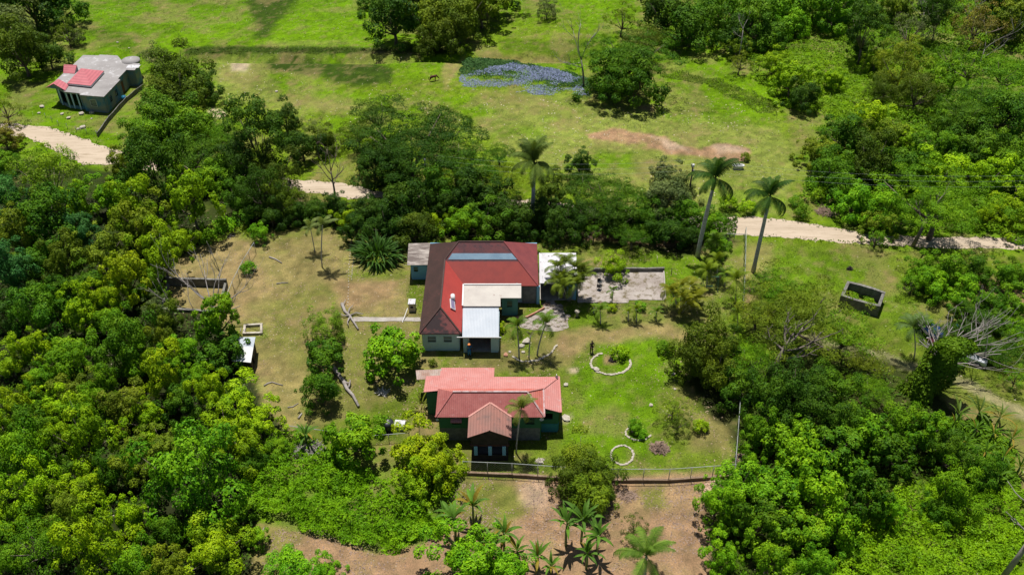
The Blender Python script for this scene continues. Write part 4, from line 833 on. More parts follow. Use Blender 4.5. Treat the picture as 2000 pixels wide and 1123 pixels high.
# cream flat roof
px=[(905,556.5),(1018,556.5),(1018,582),(977.5,582),(977.5,598),(903.5,598)]
o=MB().prism([tuple(at(x,y,3.05)[:2]) for x,y in px],2.95,3.05).build('flat_roof',CREAM,A); tag(o,'cream flat roof with rusty peeling patch')
pw=MB(); P_=[at(x,y,3.05) for x,y in px]
for i in (0,5): a_,b_=P_[i],P_[(i+1)%6]; pw.bar(a_+V3(0,0,.07),b_+V3(0,0,.07),.16,.14)
pw.build('parapet',WHITEP,A)
w=MB(); a_=at(979,582,2.95);b_=at(1010,582,2.95); ty=a_.y+.5
wseg(w,(a_.x+.05,ty),(b_.x,ty),0,2.94,gaps=[(.6,1.2,1.3,2.2)]); wseg(w,(b_.x,ty+.09),(b_.x,ay0+.2),0,2.94); w.build('back_wall',TEALW,A); window(A,(a_.x+.05,ty),(b_.x,ty),.6,1.2,1.3,2.2,TEALW)
# car port
c=[at(1053,494,2.75),at(1125,494,2.75),at(1129,553,2.75),at(1054,553,2.75)]
o=MB().slab(c,.12).build('carport_roof',STAINW,A); tag(o,'white flat roof blotched with black mould')
w=MB(); wseg(w,(c[1].x-.2,c[1].y-.3),(c[2].x-.2,c[2].y+.3),0,2.6); wseg(w,(c[2].x-.25,c[2].y+.3),(c[2].x-1.25,c[2].y+.3),0,2.6); wseg(w,(c[0].x,c[0].y-.3),(c[1].x-.3,c[1].y-.3),0,2.6); w.build('carport_wall',BLUEW,A)
for x in (c[3].x+2.3,): MB().box(x,x+.12,c[3].y+.25,c[3].y+.37,0,2.62).build('post',WHITEP,A)
MB().box(c[3].x+.1,c[2].x-.3,c[3].y+.2,c[0].y-.4,-.05,.15).build('floor',CONC,A)
MB().box(c[3].x+.8,c[3].x+1.8,c[3].y-.7,c[3].y+.19,-.05,.1).build('step',CONC,A)
# left annexe
c=[at(798,475.5,2.6),at(841,474,2.6),at(834,517,2.6),at(795,517.5,2.6)]; c[1].x=min(c[1].x,ax0+.05); c[2].x=ax0+.03
o=MB().slab([p+V3(0,0,-.02) for p in c],.08).build('annexe_roof',RUSTY,A); tag(o,'rusty grey sheet roof')
w=MB(); wy=c[3].y+.6; wseg(w,(c[3].x+.4,wy),(ax0+.2,wy),0,2.45,gaps=[(.3,.8,1.2,1.9)]); wseg(w,(c[3].x+.4,wy+.09),(c[0].x+.3,c[0].y-.3),0,2.45); wseg(w,(c[0].x+.39,c[0].y-.3),(ax0+.2,c[0].y-.3),0,2.45); w.build('annexe_wall',BLUEW,A); window(A,(c[3].x+.4,wy),(ax0+.2,wy),.3,.8,1.2,1.9,BLUEW,slats=1)
# solar heater on the bright red slope
q0=at(891,594,3.9); nrm=V3(.64,0,.77).normalized(); xh=-6.75; zh=ze+(aw-xh)*.84
sh=Matrix.Translation(V3(xh,at(891,594,zh).y,zh+.05))@Matrix.Rotation(math.radians(40),4,'Y')@Matrix.Rotation(math.radians(8),4,'Z')
pn=flat('violet_grey_panel',(.20,.17,.27),.25,.6)
h_=MB().box(-.32,.32,-.95,.55,.05,.16,sh).build('solar_heater',WHITEP,A); tag(h_,'small white-framed solar heater lying on the slope')
MB().box(-.25,.25,-.88,.5,.161,.17,sh).build('panel',pn,h_); MB().tube([sh@V3(0,.56,.25),sh@V3(0,1.2,.25)],[.26,.26],10).build('tank',WHITEP,h_)
# ------------------------------------------------------------------ the house with the faded pink roof
B=thing('pink_roofed_house','green-walled house with faded pink sheet roof and gabled front porch','house')
bz=3.6; bx0,bx1,by0,by1=-7.45,3.15,60.95,64.9; br=62.92; bt=5.1; b0,b1=-5.8,1.5; lt=2.95; by2=67.3
gy_=by0+(4.4-bz)/((bt-bz)/(br-by0))
def rb(label,pts,mat,th=.08): return tag(MB().slab(pts,th).build('roof_slope',mat,B),label)
rb('front slope streaked with age',[V3(bx0,by0,bz),V3(bx1,by0,bz),V3(b1,br,bt),V3(b0,br,bt)],PINK)
rb('steep upper back slope, brighter red',[V3(bx1,by1,bz),V3(bx0,by1,bz),V3(b0,br,bt),V3(b1,br,bt)],worn('coral_red_roof',(.46,.115,.085),(.48,.17,.14),.8,.4,.65,.12,.7,wave=1.6))
rb('left hip',[V3(bx0,by1,bz),V3(bx0,by0,bz),V3(b0,br,bt)],PINK)
rb('bright red right hip',[V3(bx1,by0,bz),V3(bx1,by1,bz),V3(b1,br,bt)],MATS['coral_red_roof'])
rb('long pale pink lean-to roof at the back',[V3(bx0,by1,bz-.03),V3(bx1,by1,bz-.03),V3(4.85,by2,lt),V3(bx0,by2,lt)],PINK2)
rb('back extension roof',[V3(bx0+.0,by2,lt-.01),V3(-1.85,by2,lt-.01),V3(-1.85,69.15,2.5),V3(bx0,69.15,2.5)],PINK2)
rb('left extension roof',[V3(-8.9,64.66,bz-.25),V3(bx0,64.66,bz-.05),V3(bx0,67.5,lt),V3(-8.9,67.5,lt-.1)],PINK2)
rb('pale right lean-to roof',[V3(bx1,62.2,bz-.05),V3(4.85,62.2,lt),V3(4.85,by2,lt),V3(bx1,by1,bz-.05)],PINK2)
c=[at(812,723,2.62),at(863,720.5,2.62),at(862,739,2.75),at(814,741.5,2.75)]
o=MB().slab(c,.05).build('rusty_sheet',RUSTR,B); tag(o,'rusty corrugated sheet at the back left corner')
for a_,b_,mt in ((V3(b0,br,bt),V3(b1,br,bt),WHITECAP),(V3(b1,br,bt),V3(bx1,by0,bz),WHITECAP),(V3(b0,br,bt),V3(bx0,by0,bz),PINK),(V3(b1,br,bt),V3(bx1,by1,bz),PINK2),(V3(bx1,by1,bz-.04),V3(4.85,by2,lt-.01),PINK2),(V3(bx1,by0+.1,bz),V3(bx1,by1,bz),WHITECAP),(V3(4.85,by2,lt),V3(4.85,62.2,lt),PINK2)):
    MB().bar(a_+V3(0,0,.03),b_+V3(0,0,.03),.17,.07).build('ridge_cap',mt,B)
# porch gable
gl=at(913,855,bz); gr_=at(999,855,bz); ga_=at(956,845,4.42); gy0=gl.y
slope=(bt-bz)/(br-by0); ya=by0+(4.42-bz)/slope
rb('brown-pink porch roof, left side',[V3(gl.x,gy0,bz+.03),V3(ga_.x,gy0+.15,4.45),V3(ga_.x,ya,4.45),V3(gl.x,by0,bz+.03)],PINKB)
rb('brown-pink porch roof, right side',[V3(ga_.x,gy0+.15,4.45),V3(gr_.x,gy0,bz+.03),V3(gr_.x,by0,bz+.03),V3(ga_.x,ya,4.45)],PINKB)
for xx in (gl.x,gr_.x): MB().bar((xx,by0,bz+.06),(ga_.x,ya,4.5),.2,.06).build('ridge_cap',PORCHCAP,B)
MB().bar((ga_.x,gy0+.15,4.47),(ga_.x,ya,4.47),.12,.05).build('ridge_cap',PINKB,B)
gw=MB(); gw.add([(gl.x+.3,gy0+.35,bz-.1),(gr_.x-.3,gy0+.35,bz-.1),(ga_.x,gy0+.35,4.3),(gl.x+.3,gy0+.5,bz-.1),(gr_.x-.3,gy0+.5,bz-.1),(ga_.x,gy0+.5,4.3)],[(0,1,2),(5,4,3),(0,3,4,1),(1,4,5,2),(2,5,3,0)]); gw.build('gable',DARK,B)
py=gy0+.42
MB().box(gl.x+.3,gr_.x-.3,py-.07,py+.07,2.28,bz-.1).build('gable_boarding',DARK,B)
MB().box(gl.x+.2,gr_.x-.2,py-.12,py+.12,2.12,2.27).build('beam',flat('dark_red_beam',(.06,.022,.018),.7),B)
for xp in (929,957,984.5):
    x=at(xp,885,1.5).x; MB().box(x-.17,x+.17,py-.17,py+.17,.86,2.11).build('column',BLUEW,B)
MB().box(gl.x+.35,gr_.x-.35,py-.1,py+.1,0,.85).build('porch_parapet',DARK,B)  # near-black material puts the porch's shadow into the base wall's colour
MB().box(gl.x+.45,gr_.x-.45,py+.1,by0+.3,.2,.45).build('porch_floor',CONC,B)
for xx in (gl.x+.38,gr_.x-.38): MB().box(xx-.06,xx+.06,py+.1,by0+.3,0,bz-.1).build('porch_side_wall',DARK,B)
w=MB(); wy=by0+.4; L=bx1-.35-(bx0+.35)
wseg(w,(bx0+.35,wy),(bx1-.35,wy),1.75,bz-.1,gaps=[(1.2,2.1,2.3,3.1),(8.4,9.3,2.3,3.1)]); wseg(w,(bx0+.35,wy+.1),(bx0+.35,by2-.3),1.75,lt-.1); w.box(bx0+.26,bx0+.44,wy+.1,by1,lt-.1,bz-.12); wseg(w,(bx1-.35,wy+.1),(bx1-.35,by1),0,bz-.1)
w.build('wall',GREENW,B); window(B,(bx0+.35,wy),(bx1-.35,wy),1.2,2.1,2.3,3.1,GREENW); window(B,(bx0+.35,wy),(bx1-.35,wy),8.4,9.3,2.3,3.1,GREENW)
MB().slab([V3(bx0+1.45,wy-.1,3.25),V3(bx0+2.55,wy-.1,3.25),V3(bx0+2.55,wy-.55,3.0),V3(bx0+1.45,wy-.55,3.0)],.05).build('awning',PINK2,B)
w=MB(); wseg(w,(bx0+.37,wy+.02),(bx1-.37,wy+.02),0,1.75,.22); w.box(bx0+.27,bx0+.43,wy+.14,by2-.3,0,1.75); w.build('stone_base',GREYSTONE,B)
w=MB(); wseg(w,(-8.6,64.9),(bx0+.2,64.9),0,bz-.45); wseg(w,(-8.6,65),(-8.6,67.2),0,lt-.25); wseg(w,(-8.6,67.1),(4.5,67.1),0,lt-.1); wseg(w,(bx0+.3,67.2),(bx0+.3,68.9),0,2.4); wseg(w,(-2.1,67.2),(-2.1,68.9),0,2.4); wseg(w,(bx0+.3,68.9),(-2.1,68.9),0,2.4,gaps=[(2,3,0,2)]); w.build('back_wall',GREENW,B)
w=MB(); wseg(w,(bx1-.2,62.5),(4.6,62.5),1.15,lt-.02,gaps=[(.25,1.1,1.75,2.6)]); wseg(w,(4.6,62.6),(4.6,67),1.15,lt-.1); w.build('side_wall',GREENW,B)
w=MB(); wseg(w,(bx1-.2,62.48),(4.6,62.48),0,1.14,.22); wseg(w,(4.6,62.6),(4.6,67),0,1.14,.22); w.build('side_wall_base',TURQ,B)
def dish(parent,p,r=.22):
    m=MB(); n=12; vs=[(p.x,p.y-.05,p.z)]; 
    for k in (1,2): vs+=[(p.x+math.cos(a*2*PI/n)*r*k/2,p.y-.05-.05*k*k/2,p.z+math.sin(a*2*PI/n)*r*k/2) for a in range(n)]
    fs=[(0,1+i,1+(i+1)%n) for i in range(n)]+[(1+i,1+n+i,1+n+(i+1)%n,1+(i+1)%n) for i in range(n)]
    m.add(vs,fs,True); m.bar((p.x,p.y,p.z),(p.x,p.y+.35,p.z-.1),.04); m.build('satellite_dish',WHITEP,parent)
dish(B,V3(at(1058,818,3.4).x,by0+.1,3.35)); dish(B,V3(at(854,820,3.3).x,by0+.1,3.3),.16); dish(B,V3(at(1087,727,3.4).x,by2-.2,3.3),.18)
# ------------------------------------------------------------------ the far house
Ch=thing('flat_roofed_house','far blue-grey house with flat concrete roof and pink tiled roof pieces','house')
zc_=3.0
ol=[(100,166),(126.3,179.7),(155.2,182.6),(156.4,186),(202.7,189.5),(235,156),(230.5,154.2),(246.7,136.9),(262.9,137.5),(273.3,124.7),(242,123.6),(229.3,109),(194.6,107.4),(192.3,109),(162.2,108),(143.7,125.9),(124,143.2)]
tag(MB().prism([tuple(at(x,y,zc_)[:2]) for x,y in ol],zc_-.16,zc_).build('flat_roof',CROOF,Ch),'mottled grey concrete roof slab')
wp=[(108,168),(126.5,178),(156.5,181),(158,184),(201,187.5),(232,156),(229,154),(245,136),(261,136),(270,126),(240,125),(227,110.5),(196,109),(193,111),(164,110),(146,127),(126,144)]
WP=[tuple(at(x,y,zc_)[:2]) for x,y in wp]; w=MB()
for i in range(len(WP)):
    a_,b_=WP[i],WP[(i+1)%len(WP)]; L=math.dist(a_,b_); g=[]
    if i in (0,1): g=[(.25,L-.25,.5,2.6)]
    if i==2: continue
    if i==3: g=[(L*.35,L*.35+1,1.1,2.1)]
    if i==4: g=[(1.5,2.3,1.1,2.1),(3.6,4.4,1.1,2.1)]
    if i==6: g=[(.5,1.4,0,2.1)]
    wseg(w,a_,b_,0,zc_-.17,gaps=g)
w.build('wall',DBLUE,Ch)
i=3; L=math.dist(WP[3],WP[4]); window(Ch,WP[3],WP[4],L*.35,L*.35+1,1.1,2.1,WHITEP)
for u in (1.5,3.6): window(Ch,WP[4],WP[5],u,u+.8,1.1,2.1,DBLUE)
M_=wseg(MB(),WP[6],WP[7],0,1); MB().box(.5,1.4,-.04,.04,0,2.1,M_).build('door',flat('red_brown_door',(.12,.035,.02),.6),Ch)
cw=WHITEP
for x,y in ((128,181),(137,182),(149,184),(113,175)):
    p=at(x,y,zc_-.2); MB().box(p.x-.10,p.x+.10,p.y+.02,p.y+.22,0,zc_-.17).build('column',PALEBLUE,Ch)
def px3(x,y,z): return at(x,y,z)
def pyr(base,apex_h,z,th=.3):
    P_=[at(x,y,z) for x,y in base]; c=sum(P_,Vector())/4; ap=V3(c.x,c.y,z+apex_h); o=MB()
    o.prism([tuple(p[:2]) for p in P_],z-th,z-.002); n=len(o.v); o2=MB(); 
    for i in range(4): o2.slab([P_[i],P_[(i+1)%4],ap],.05)
    f=o.build('roof_fascia',WHITEP,Ch); t_=o2.build('tiled_roof',PTILE,Ch); tag(t_,'pink tiled pyramid roof'); return t_
pyr([(131,163),(158,134),(203,139),(177,168)],1.35,3.45)
# little front gable
a_=at(88.5,172,3.2);b_=at(101,164,3.2);c_1=at(134.5,166,3.1);d_1=at(127.5,177,3.1); r0=V3((a_.x+d_1.x)/2,(a_.y+d_1.y)/2,4.1); r1=V3((b_.x+c_1.x)/2,(b_.y+c_1.y)/2,4.1)
o=MB(); o.slab([a_,r0,r1,b_],.06); o.slab([r0,d_1,c_1,r1],.06); tag(o.build('tiled_roof',PTILE,Ch),'little pink tiled gable over the entrance')
g_=MB(); e=(r1-r0).normalized()*.25; g_.add([a_+e-V3(0,0,.08),d_1+e-V3(0,0,.08),r0+e-V3(0,0,.08),a_+2*e-V3(0,0,.08),d_1+2*e-V3(0,0,.08),r0+2*e-V3(0,0,.08)],[(0,1,2),(5,4,3),(0,3,4,1),(1,4,5,2),(2,5,3,0)]); g_.build('gable',DBLUE,Ch)
# upper left mansard piece
a_=at(123.5,143,3.05);b_=at(145.5,144.5,3.05);c_1=at(150,127.5,4.0);d_1=at(124.5,126.5,4.0); e1=at(159.5,131,3.05)
o=MB(); o.slab([a_,b_,c_1,d_1],.06); tag(o.build('tiled_roof',PTILE,Ch),'sloping pink tiled piece at the left edge of the roof')
g_=MB(); bb=V3(c_1.x,c_1.y,3.0); aa=V3(d_1.x,d_1.y,3.0); g_.add([b_,bb,c_1,a_,aa,d_1],[(0,1,2),(3,5,4),(1,4,5,2),(0,3,4,1)]); g_.build('roof_fascia',CROOF,Ch)
p=at(255,117,3.15); m=MB(); n=20; m.tube([(p.x,p.y,2.6),(p.x,p.y,3.15)],[1.5,1.5],n); tag(m.build('round_slab',CROOF,Ch),'round grey concrete slab at the back corner')
MB().box(at(262,130,3.05).x-1.2,at(262,130,3.05).x+.9,at(262,130,3.05).y-.6,at(262,130,3.05).y+.6,3.002,3.03).build('roof_patch',STAINW,Ch)
p=at(165,183,3.0)
# boundary walls, pens, shed
def wall_thing(name,label,pts,h,t,mat,cat='wall',closed=False,hs=None,seed=0,part='wall_section'):
    P_=[gnd(*p) for p in pts]; root=thing(name,label,cat,P_[0]); r=random.Random(seed); n=len(P_); 
    for i in range(n if closed else n-1):
        a,b2=P_[i]-P_[0],P_[(i+1)%n]-P_[0]; L=(b2-a).length; k=max(1,int(L/1.2)); m=MB(); hh=(hs[i] if hs else h); dr=(b2-a).normalized(); a=a+dr*t/2*(1 if i%2 else -1)*.98; b2=b2+dr*t/2*(-1 if i%2 else 1)*.98; L=(b2-a).length
        # one ragged-topped strip
        M=Matrix.Translation(a)@Matrix.Rotation(math.atan2(dr.y,dr.x),4,'Z'); vs=[];fs=[]
        for j in range(k+1):
            x=L*j/k; zt=hh*r.uniform(.9,1.08); vs+=[M@V3(x,-t/2,-.3),M@V3(x,t/2,-.3),M@V3(x,t/2,zt),M@V3(x,-t/2,zt+r.uniform(-.03,.03))]
        for j in range(k):
            q=j*4; fs+=[(q,q+4,q+7,q+3),(q+2,q+6,q+5,q+1),(q+3,q+7,q+6,q+2)]
        fs+=[(0,3,2,1),(4*k,4*k+1,4*k+2,4*k+3)]; m.add(vs,fs); m.build(part,mat,root)
    return root
def top2g(x,y,z): p=at(x,y,z); return proj(p.x,p.y,0)
wall_thing('boundary_wall','thin concrete boundary wall beside the far house',[(192,268),(213,238),(236,212),(249,198),(282,172)],.75,.12,OLDWALL)
wall_thing('stone_pen','roofless old masonry pen filled with green weeds, right of the lawn',[top2g(1645,577,1.5),top2g(1716.6,597,1.5),top2g(1726.4,571,1.5),top2g(1657.7,550,1.5)],1.5,.34,OLDWALL,'ruin',True)
wall_thing('sunken_pen','dark-walled roofless pen beneath the leafless grey tree at the left','330 552'.split() and [(330,556),(443,560),(431,612),(318,606)],1.0,.28,OLDWALL,'ruin',True,hs=[1.1,.8,.35,.5])
wall_thing('block_frame','small low rectangle of concrete blocks beside the zinc shed',[(477,654),(511,652.5),(511,636),(479,638)],.3,.26,STONE,'block border',True)
wall_thing('patio_wall','low dark stone wall along the back edge of the patio',[(1140,531),(1295,530)],.55,.25,OLDWALL)
wall_thing('patio_end_wall','short low kerb at the right end of the patio',[(1296,531),(1300,586)],.22,.15,CONC,'kerb')
wall_thing('yard_kerb','brown kerb wall bordering the court garden',[(1000,623),(1030,621),(1046,613),(1062,604)],.28,.16,BRICK,'kerb')
wall_thing('retaining_wall','low brown retaining wall below the front wire fence',[(1432,932),(1305,941),(1205,941),(1100,937),(1000,930),(905,926)],.38,.22,worn('earth_brown_wall',(.17,.115,.075),(.24,.17,.115),1.2,.4,.6,.3,.95,c3=(.08,.06,.04),lo3=.55,hi3=.7,bmp=.8))
sh_=thing('zinc_shed','little shed with blue-white zinc roof half hidden by a large-leaved tree','shed',(0,0,0))
e0=at(455,658,1.9);e1=at(499,658,1.9);r0_=at(457,676,2.35);r1_=at(495,678,2.35);n0=at(452,704,1.7);n1=at(490,708,1.7)
tag(MB().slab([e0,e1,r1_,r0_],.05).build('roof_slope',MATS['silver_zinc_roof'],sh_),'pale blue far slope'); tag(MB().slab([r0_,r1_,n1,n0],.05).build('roof_slope',WHITEP,sh_),'white near slope')
w=MB(); cs=[(n0.x+.1,n0.y+.25),(n1.x-.15,n1.y+.25),(e1.x-.2,e1.y-.25),(e0.x+.15,e0.y-.25)]
for i in range(4): wseg(w,cs[i],cs[(i+1)%4],0,1.6,.1,gaps=[(.8,1.5,0,1.5)] if i==1 else [])
w.build('wall',DARK,sh_)
MB().add([V3(cs[1][0],cs[1][1],1.6),V3(cs[2][0],cs[2][1],1.6),r1_-V3(.17,0,.07)],[(0,1,2)]).build('gable',DARK,sh_)
# cream box left of the red-roofed house
g=at(805,609); bx=thing('utility_box','small cream concrete box with a dark opening, left of the red-roofed house','utility box',g)
m=MB(); m.box(-.38,.38,-.02,.9,0,1.15); m.build('body',CREAMP,bx); MB().box(-.42,.42,-.06,.94,1.152,1.22).build('lid',STAINW,bx); MB().box(-.15,.15,-.035,-.022,.55,.85).build('opening',DARK,bx)
g=at(786,630); pr=MB(); pr.bar((0,0,.04),(at(797,611).x-g.x,at(797,611).y-g.y,.7),.07); tag(pr.build('leaning_pole',WHITEP,None,loc=g),'white pole leaning from the path against the cream box','pole')
# ------------------------------------------------------------------ fences
def fence(label,pts,h,step,rail=True,post=POSTM,mesh=.22,pr=.04,base=0):
    P_=[gnd(*p)+V3(0,0,base) for p in pts]; root=thing('wire_fence',label,'fence',P_[0]); O=P_[0]
    for i in range(len(P_)-1):
        a,b2=P_[i]-O,P_[i+1]-O; L=(b2-a).length; k=max(1,round(L/step)); d=(b2-a)/L; m=MB()
        for j in range(k+(1 if i==len(P_)-2 else 0)):
            q=a+d*L*j/k; MB().tube([q-V3(0,0,base+.2),q+V3(0,0,h+.06)],[pr,pr*.9],6).build('post',post,root)
        if rail: MB().tube([a+V3(0,0,h),b2+V3(0,0,h)],[.032,.032],5).build('top_rail',METAL,root)
        n=int(L/mesh)
        for j in range(-int(h/mesh),n+1):
            for s in (1,-1):
                x0=j*mesh if s==1 else j*mesh+h; x1=x0+s*h; z0,z1=0.,h
                if x0<0: z0+=-x0; x0=0
                if x1<0: z1-=-x1; x1=0
                if x1>L: z1-=x1-L; x1=L
                if x0>L: z0+=x0-L; x0=L
                if z1-z0<.1: continue
                A_=a+d*x0+V3(0,0,z0); B_=a+d*x1+V3(0,0,z1); u=(B_-A_).normalized().cross(V3(-d.y,d.x,0)).normalized()*.006
                m.add([A_-u,A_+u,B_+u,B_-u],[(0,1,2,3)])
        m.build('wire_mesh',METAL,root)
    return root
fence('long wire mesh fence with pale top rail along the front of the yard',[(1432,932),(1305,941),(1205,941),(1100,937),(1000,930),(905,926)],1.25,2.1,base=.6,mesh=.28)
fence('wire mesh fence along the left side of the yard beside the walled pen',[(500,494),(478,530),(458,570),(442,612)],1.6,2.2,mesh=.24)
fence('tall green-posted wire fence on the right side of the lawn',[(1453,468),(1452,520),(1450,570),(1447,618)],1.9,1.7,post=GREENM,mesh=.26)
fence('wire gate panel closing the top of the right side fence',[(1414,470),(1452,471)],1.1,1.2,post=POSTM,mesh=.2)
fence('wire fence with vines along the lower right edge of the lawn',[(1445,740),(1442,800),(1437,870),(1432,930)],1.4,2.2,mesh=.28)
fence('wire fence running left from the pink-roofed house towards the wood',[(560,845),(640,856),(720,866),(800,860)],1.1,2.4,mesh=.3)
fence('wire fence left of the far house by the road',[(90,232),(115,246),(150,258),(190,266)],.9,2.0,rail=False,mesh=.3)
# poles and wires
def pole(label,x,y,h):
    g=at(x,y); root=thing('utility_pole',label,'utility pole',g); MB().tube([(0,0,-.3),(0,0,h)],[.14,.10],8).build('post',DARK,root); MB().box(-.06,.06,-.95,.95,h-.55,h-.43).build('crossarm',DARK,root)
    for xx in (-.65,0.,.65): MB().tube([(0,xx*1.3,h-.43),(0,xx*1.3,h-.2)],[.05,.04],6).build('insulator',WHITEP,root)
    MB().tube([(0,-.2,h-.15),(0,-.2,h+.25)],[.12,.16],8).build('lamp_head',WHITEP,root); return V3(g.x,g.y,h)
pm_=pole('dark utility pole with white head standing behind the roadside trees',1341,413,zat(1341,413,323))
pr_=pole('dark utility pole by the dirt road near the right edge',2020,462,8.5); pl_=pole('dark utility pole hidden among the crowns of the largest roadside tree',835,392,6.5)
for k,(a_,b_,side) in enumerate([(pm_,pr_,'right'),(pm_,pl_,'left')]):
    for j,xx in enumerate((-.65,0.,.65)):
        m=MB(); a2=a_+V3(0,xx*1.3,-.2+.28*j); b2=b_+V3(0,xx*1.3,-.2+.28*j); pts=[a2.lerp(b2,t/12)-V3(0,0,1.1*4*(t/12)*(1-t/12)) for t in range(13)]; m.tube(pts,.0065,4)
        tag(m.build('power_line',METAL),'%s of three thin wires running %s from the roadside pole'%(('left','middle','right')[j],side),'wire','overhead wires')
# ------------------------------------------------------------------ stones
def rock_mesh(seed,name='stone',sq=.6):
    import bmesh
    bm=bmesh.new(); bmesh.ops.create_icosphere(bm,subdivisions=1,radius=.5); r=random.Random(seed)
    for v_ in bm.verts: v_.co*=r.uniform(.75,1.2); v_.co.z*=sq
    me=bpy.data.meshes.new(name); bm.to_mesh(me); bm.free(); me.materials.append(STONE); return me
RK=[rock_mesh(i) for i in range(5)]
def ring(name,label,cat,pts,n,s,jit=.05,closed=True,group=None):
    P_=[at(*p) for p in pts]; root=thing(name,label,cat,P_[0],0,group); O=P_[0]; r=random.Random(n); 
    seg=[(P_[i],P_[(i+1)%len(P_)]) for i in range(len(P_) if closed else len(P_)-1)]; Ls=[(b2-a).length for a,b2 in seg]; T_=sum(Ls)
    for k in range(n):
        d=T_*(k+.5)/n; i=0
        while d>Ls[i] and i<len(Ls)-1: d-=Ls[i]; i+=1
        a,b2=seg[i]; q=a.lerp(b2,d/Ls[i])-O; az=math.atan2((b2-a).y,(b2-a).x)
        link('stone',RK[k%5],root,loc=(q.x+r.uniform(-jit,jit),q.y+r.uniform(-jit,jit),.06),rot=(0,0,az+r.uniform(-.3,.3)),scale=(s*r.uniform(.9,1.5),s*r.uniform(.6,.9),s*r.uniform(.5,.9)))
    return root
ell=lambda cx,cy,rx,ry,a0=0,a1=360,n=24:[(cx+rx*math.cos(math.radians(a0+(a1-a0)*i/n)),cy+ry*math.sin(math.radians(a0+(a1-a0)*i/n))) for i in range(n)]
ring('stone_ring','large ring of pale stones around a flower bed on the lawn','stone ring',ell(1193,710,39,22,-20,255),30,.42,closed=False)
ring('stone_ring','closed ring of pale stones near the front fence','stone ring',ell(1215,889,22,19),30,.34)
ring('stone_ring','broken ring of pale stones around the small bright tree','stone ring',ell(1247,845,25,15,20,260),20,.32,closed=False)
ring('stone_edging','curved stone edging round the bed of slim palms','stone edging',[(1000,697),(1020,707),(1050,704),(1075,691),(1087,674)],20,.42,closed=False)
ring('stone_edging','faint double line of small stones across the dry yard, left strand','stone edging',[(687,458),(683,500),(681,545),(680,600)],26,.2,closed=False)
ring('stone_edging','faint double line of small stones across the dry yard, right strand','stone edging',[(692,490),(689,520),(686,548)],14,.2,closed=False)
gp=bpy.data.objects['garden_path']
for i in range(26):
    x,y=[(1068,600),(1078,596),(1090,606),(1098,614),(1085,614),(1074,610),(1104,624),(1094,626),(1082,624),(1070,620),(1060,614),(1050,620),(1040,626),(1030,630),(1060,630),(1048,636),(1072,634),(1088,636),(1100,634),(1066,642),(1024,636),(1034,640),(1054,610),(1108,618),(1080,604),(1092,598)][i]
    p=at(x,y); m=MB(); k=random.Random(i); n=6; m.prism([(math.cos(a*PI/3+k.uniform(-.2,.2))*.36*k.uniform(.8,1.2),math.sin(a*PI/3)*.33*k.uniform(.8,1.2)) for a in range(n)],.0,.05); m.build('paving_stone',PATIO,gp,loc=(p.x,p.y,.032))
def rock(label,x,y,s,mat=None,name='boulder',sc=(1,1,1),group='loose rocks'):
    p=gnd(x,y); o=link(name,RK[int(x)%5].copy() if mat else RK[int(x)%5],None,loc=p+V3(0,0,s*.15),rot=(0,0,x),scale=(s*sc[0],s*sc[1],s*sc[2]))
    if mat: o.data.materials[0]=mat
    return tag(o,label,'rock',group)
rock('pinkish boulder on the lawn before the veranda',988,694,.65,BRICK); rock('small boulder touching the pinkish one',996,688,.4); rock('big flat pale rock in the palm bed, behind the trunks',1028,668,1.2,sc=(1,.8,.6)); rock('second pale rock in the palm bed, nearer the left trunk',1018,677,.8)
rock('small stone in the palm bed near its left rim',1022,688,.45); rock('white rock by the veranda corner',963,683,.4); rock('pale rock at the left end of the large stone ring',1165,723,.9,sc=(1,.7,.7)); rock('pale rock pair on the lawn right of the pink roof',1105,752,.6)
rock('whitish rock by the right wall of the pink-roofed house',1105,817,.9,sc=(1.3,1,.5)); rock('lone pale rock on the lawn near the dark tree',1316,731,.4); rock('low rock in the grass amid the lawn, below centre',1271,792,.5); rock('white stone on the lawn edge by the trees',1318,760,.35)
for i,(x,y,s) in enumerate([(122,224,.7),(134,232,.8),(160,224,1.0),(180,222,.9),(179,233,.4),(162,250,1.0),(153,253,.6),(76,222,.6),(82,210,.9),(230,84,.5),(252,95,.4),(478,182,.3),(540,180,.6),(1132,232,.3),(445,206,.4)]):
    rock('%s pale rock among the rubble about the far house and pasture'%(['small','middling','larger','rough'][i%4]+' '+['first','second','third','fourth','fifth','sixth','seventh','eighth','ninth','tenth','eleventh','twelfth','thirteenth','fourteenth','fifteenth'][i]),x,y,s)
# ------------------------------------------------------------------ logs, heaps
def log(label,pl,rad,branches=(),name='log',mat=DEADWOOD,cat='log'):
    P_=[gnd(*p) for p in pl]; O=P_[0]; root=thing(name,label,cat,O); m=MB(); n=len(P_)
    m.tube([p-O+V3(0,0,rad*.8) for p in P_],[rad*(1-.5*i/(n-1)) for i in range(n)],8); m.build('trunk',mat,root)
    for b2 in branches:
        Q=[gnd(*p) for p in b2]; k=len(Q); m=MB(); m.tube([q-O+V3(0,0,rad*.7+.35*i/k) for i,q in enumerate(Q)],[rad*.55*(1-.6*i/(k-1)) for i in range(k)],6); m.build('branch',mat,root)
log('forked grey fallen tree at the end of the concrete path',[(668,595),(674,610),(683,618),(692,632),(700,645)],.2,[[(684,618),(696,614),(710,618)],[(683,618),(672,620),(663,616)],[(680,617),(683,606),(690,601)],[(673,610),(671,598),(676,590)],[(683,622),(679,632),(681,640)]],'fallen_tree')
log('long pale fallen trunk lying between the yard trees',[(650,718),(660,732),(672,748),(678,762),(690,775),(701,796)],.27,[[(672,748),(680,752),(686,753)],[(678,762),(683,757),(685,748)]])
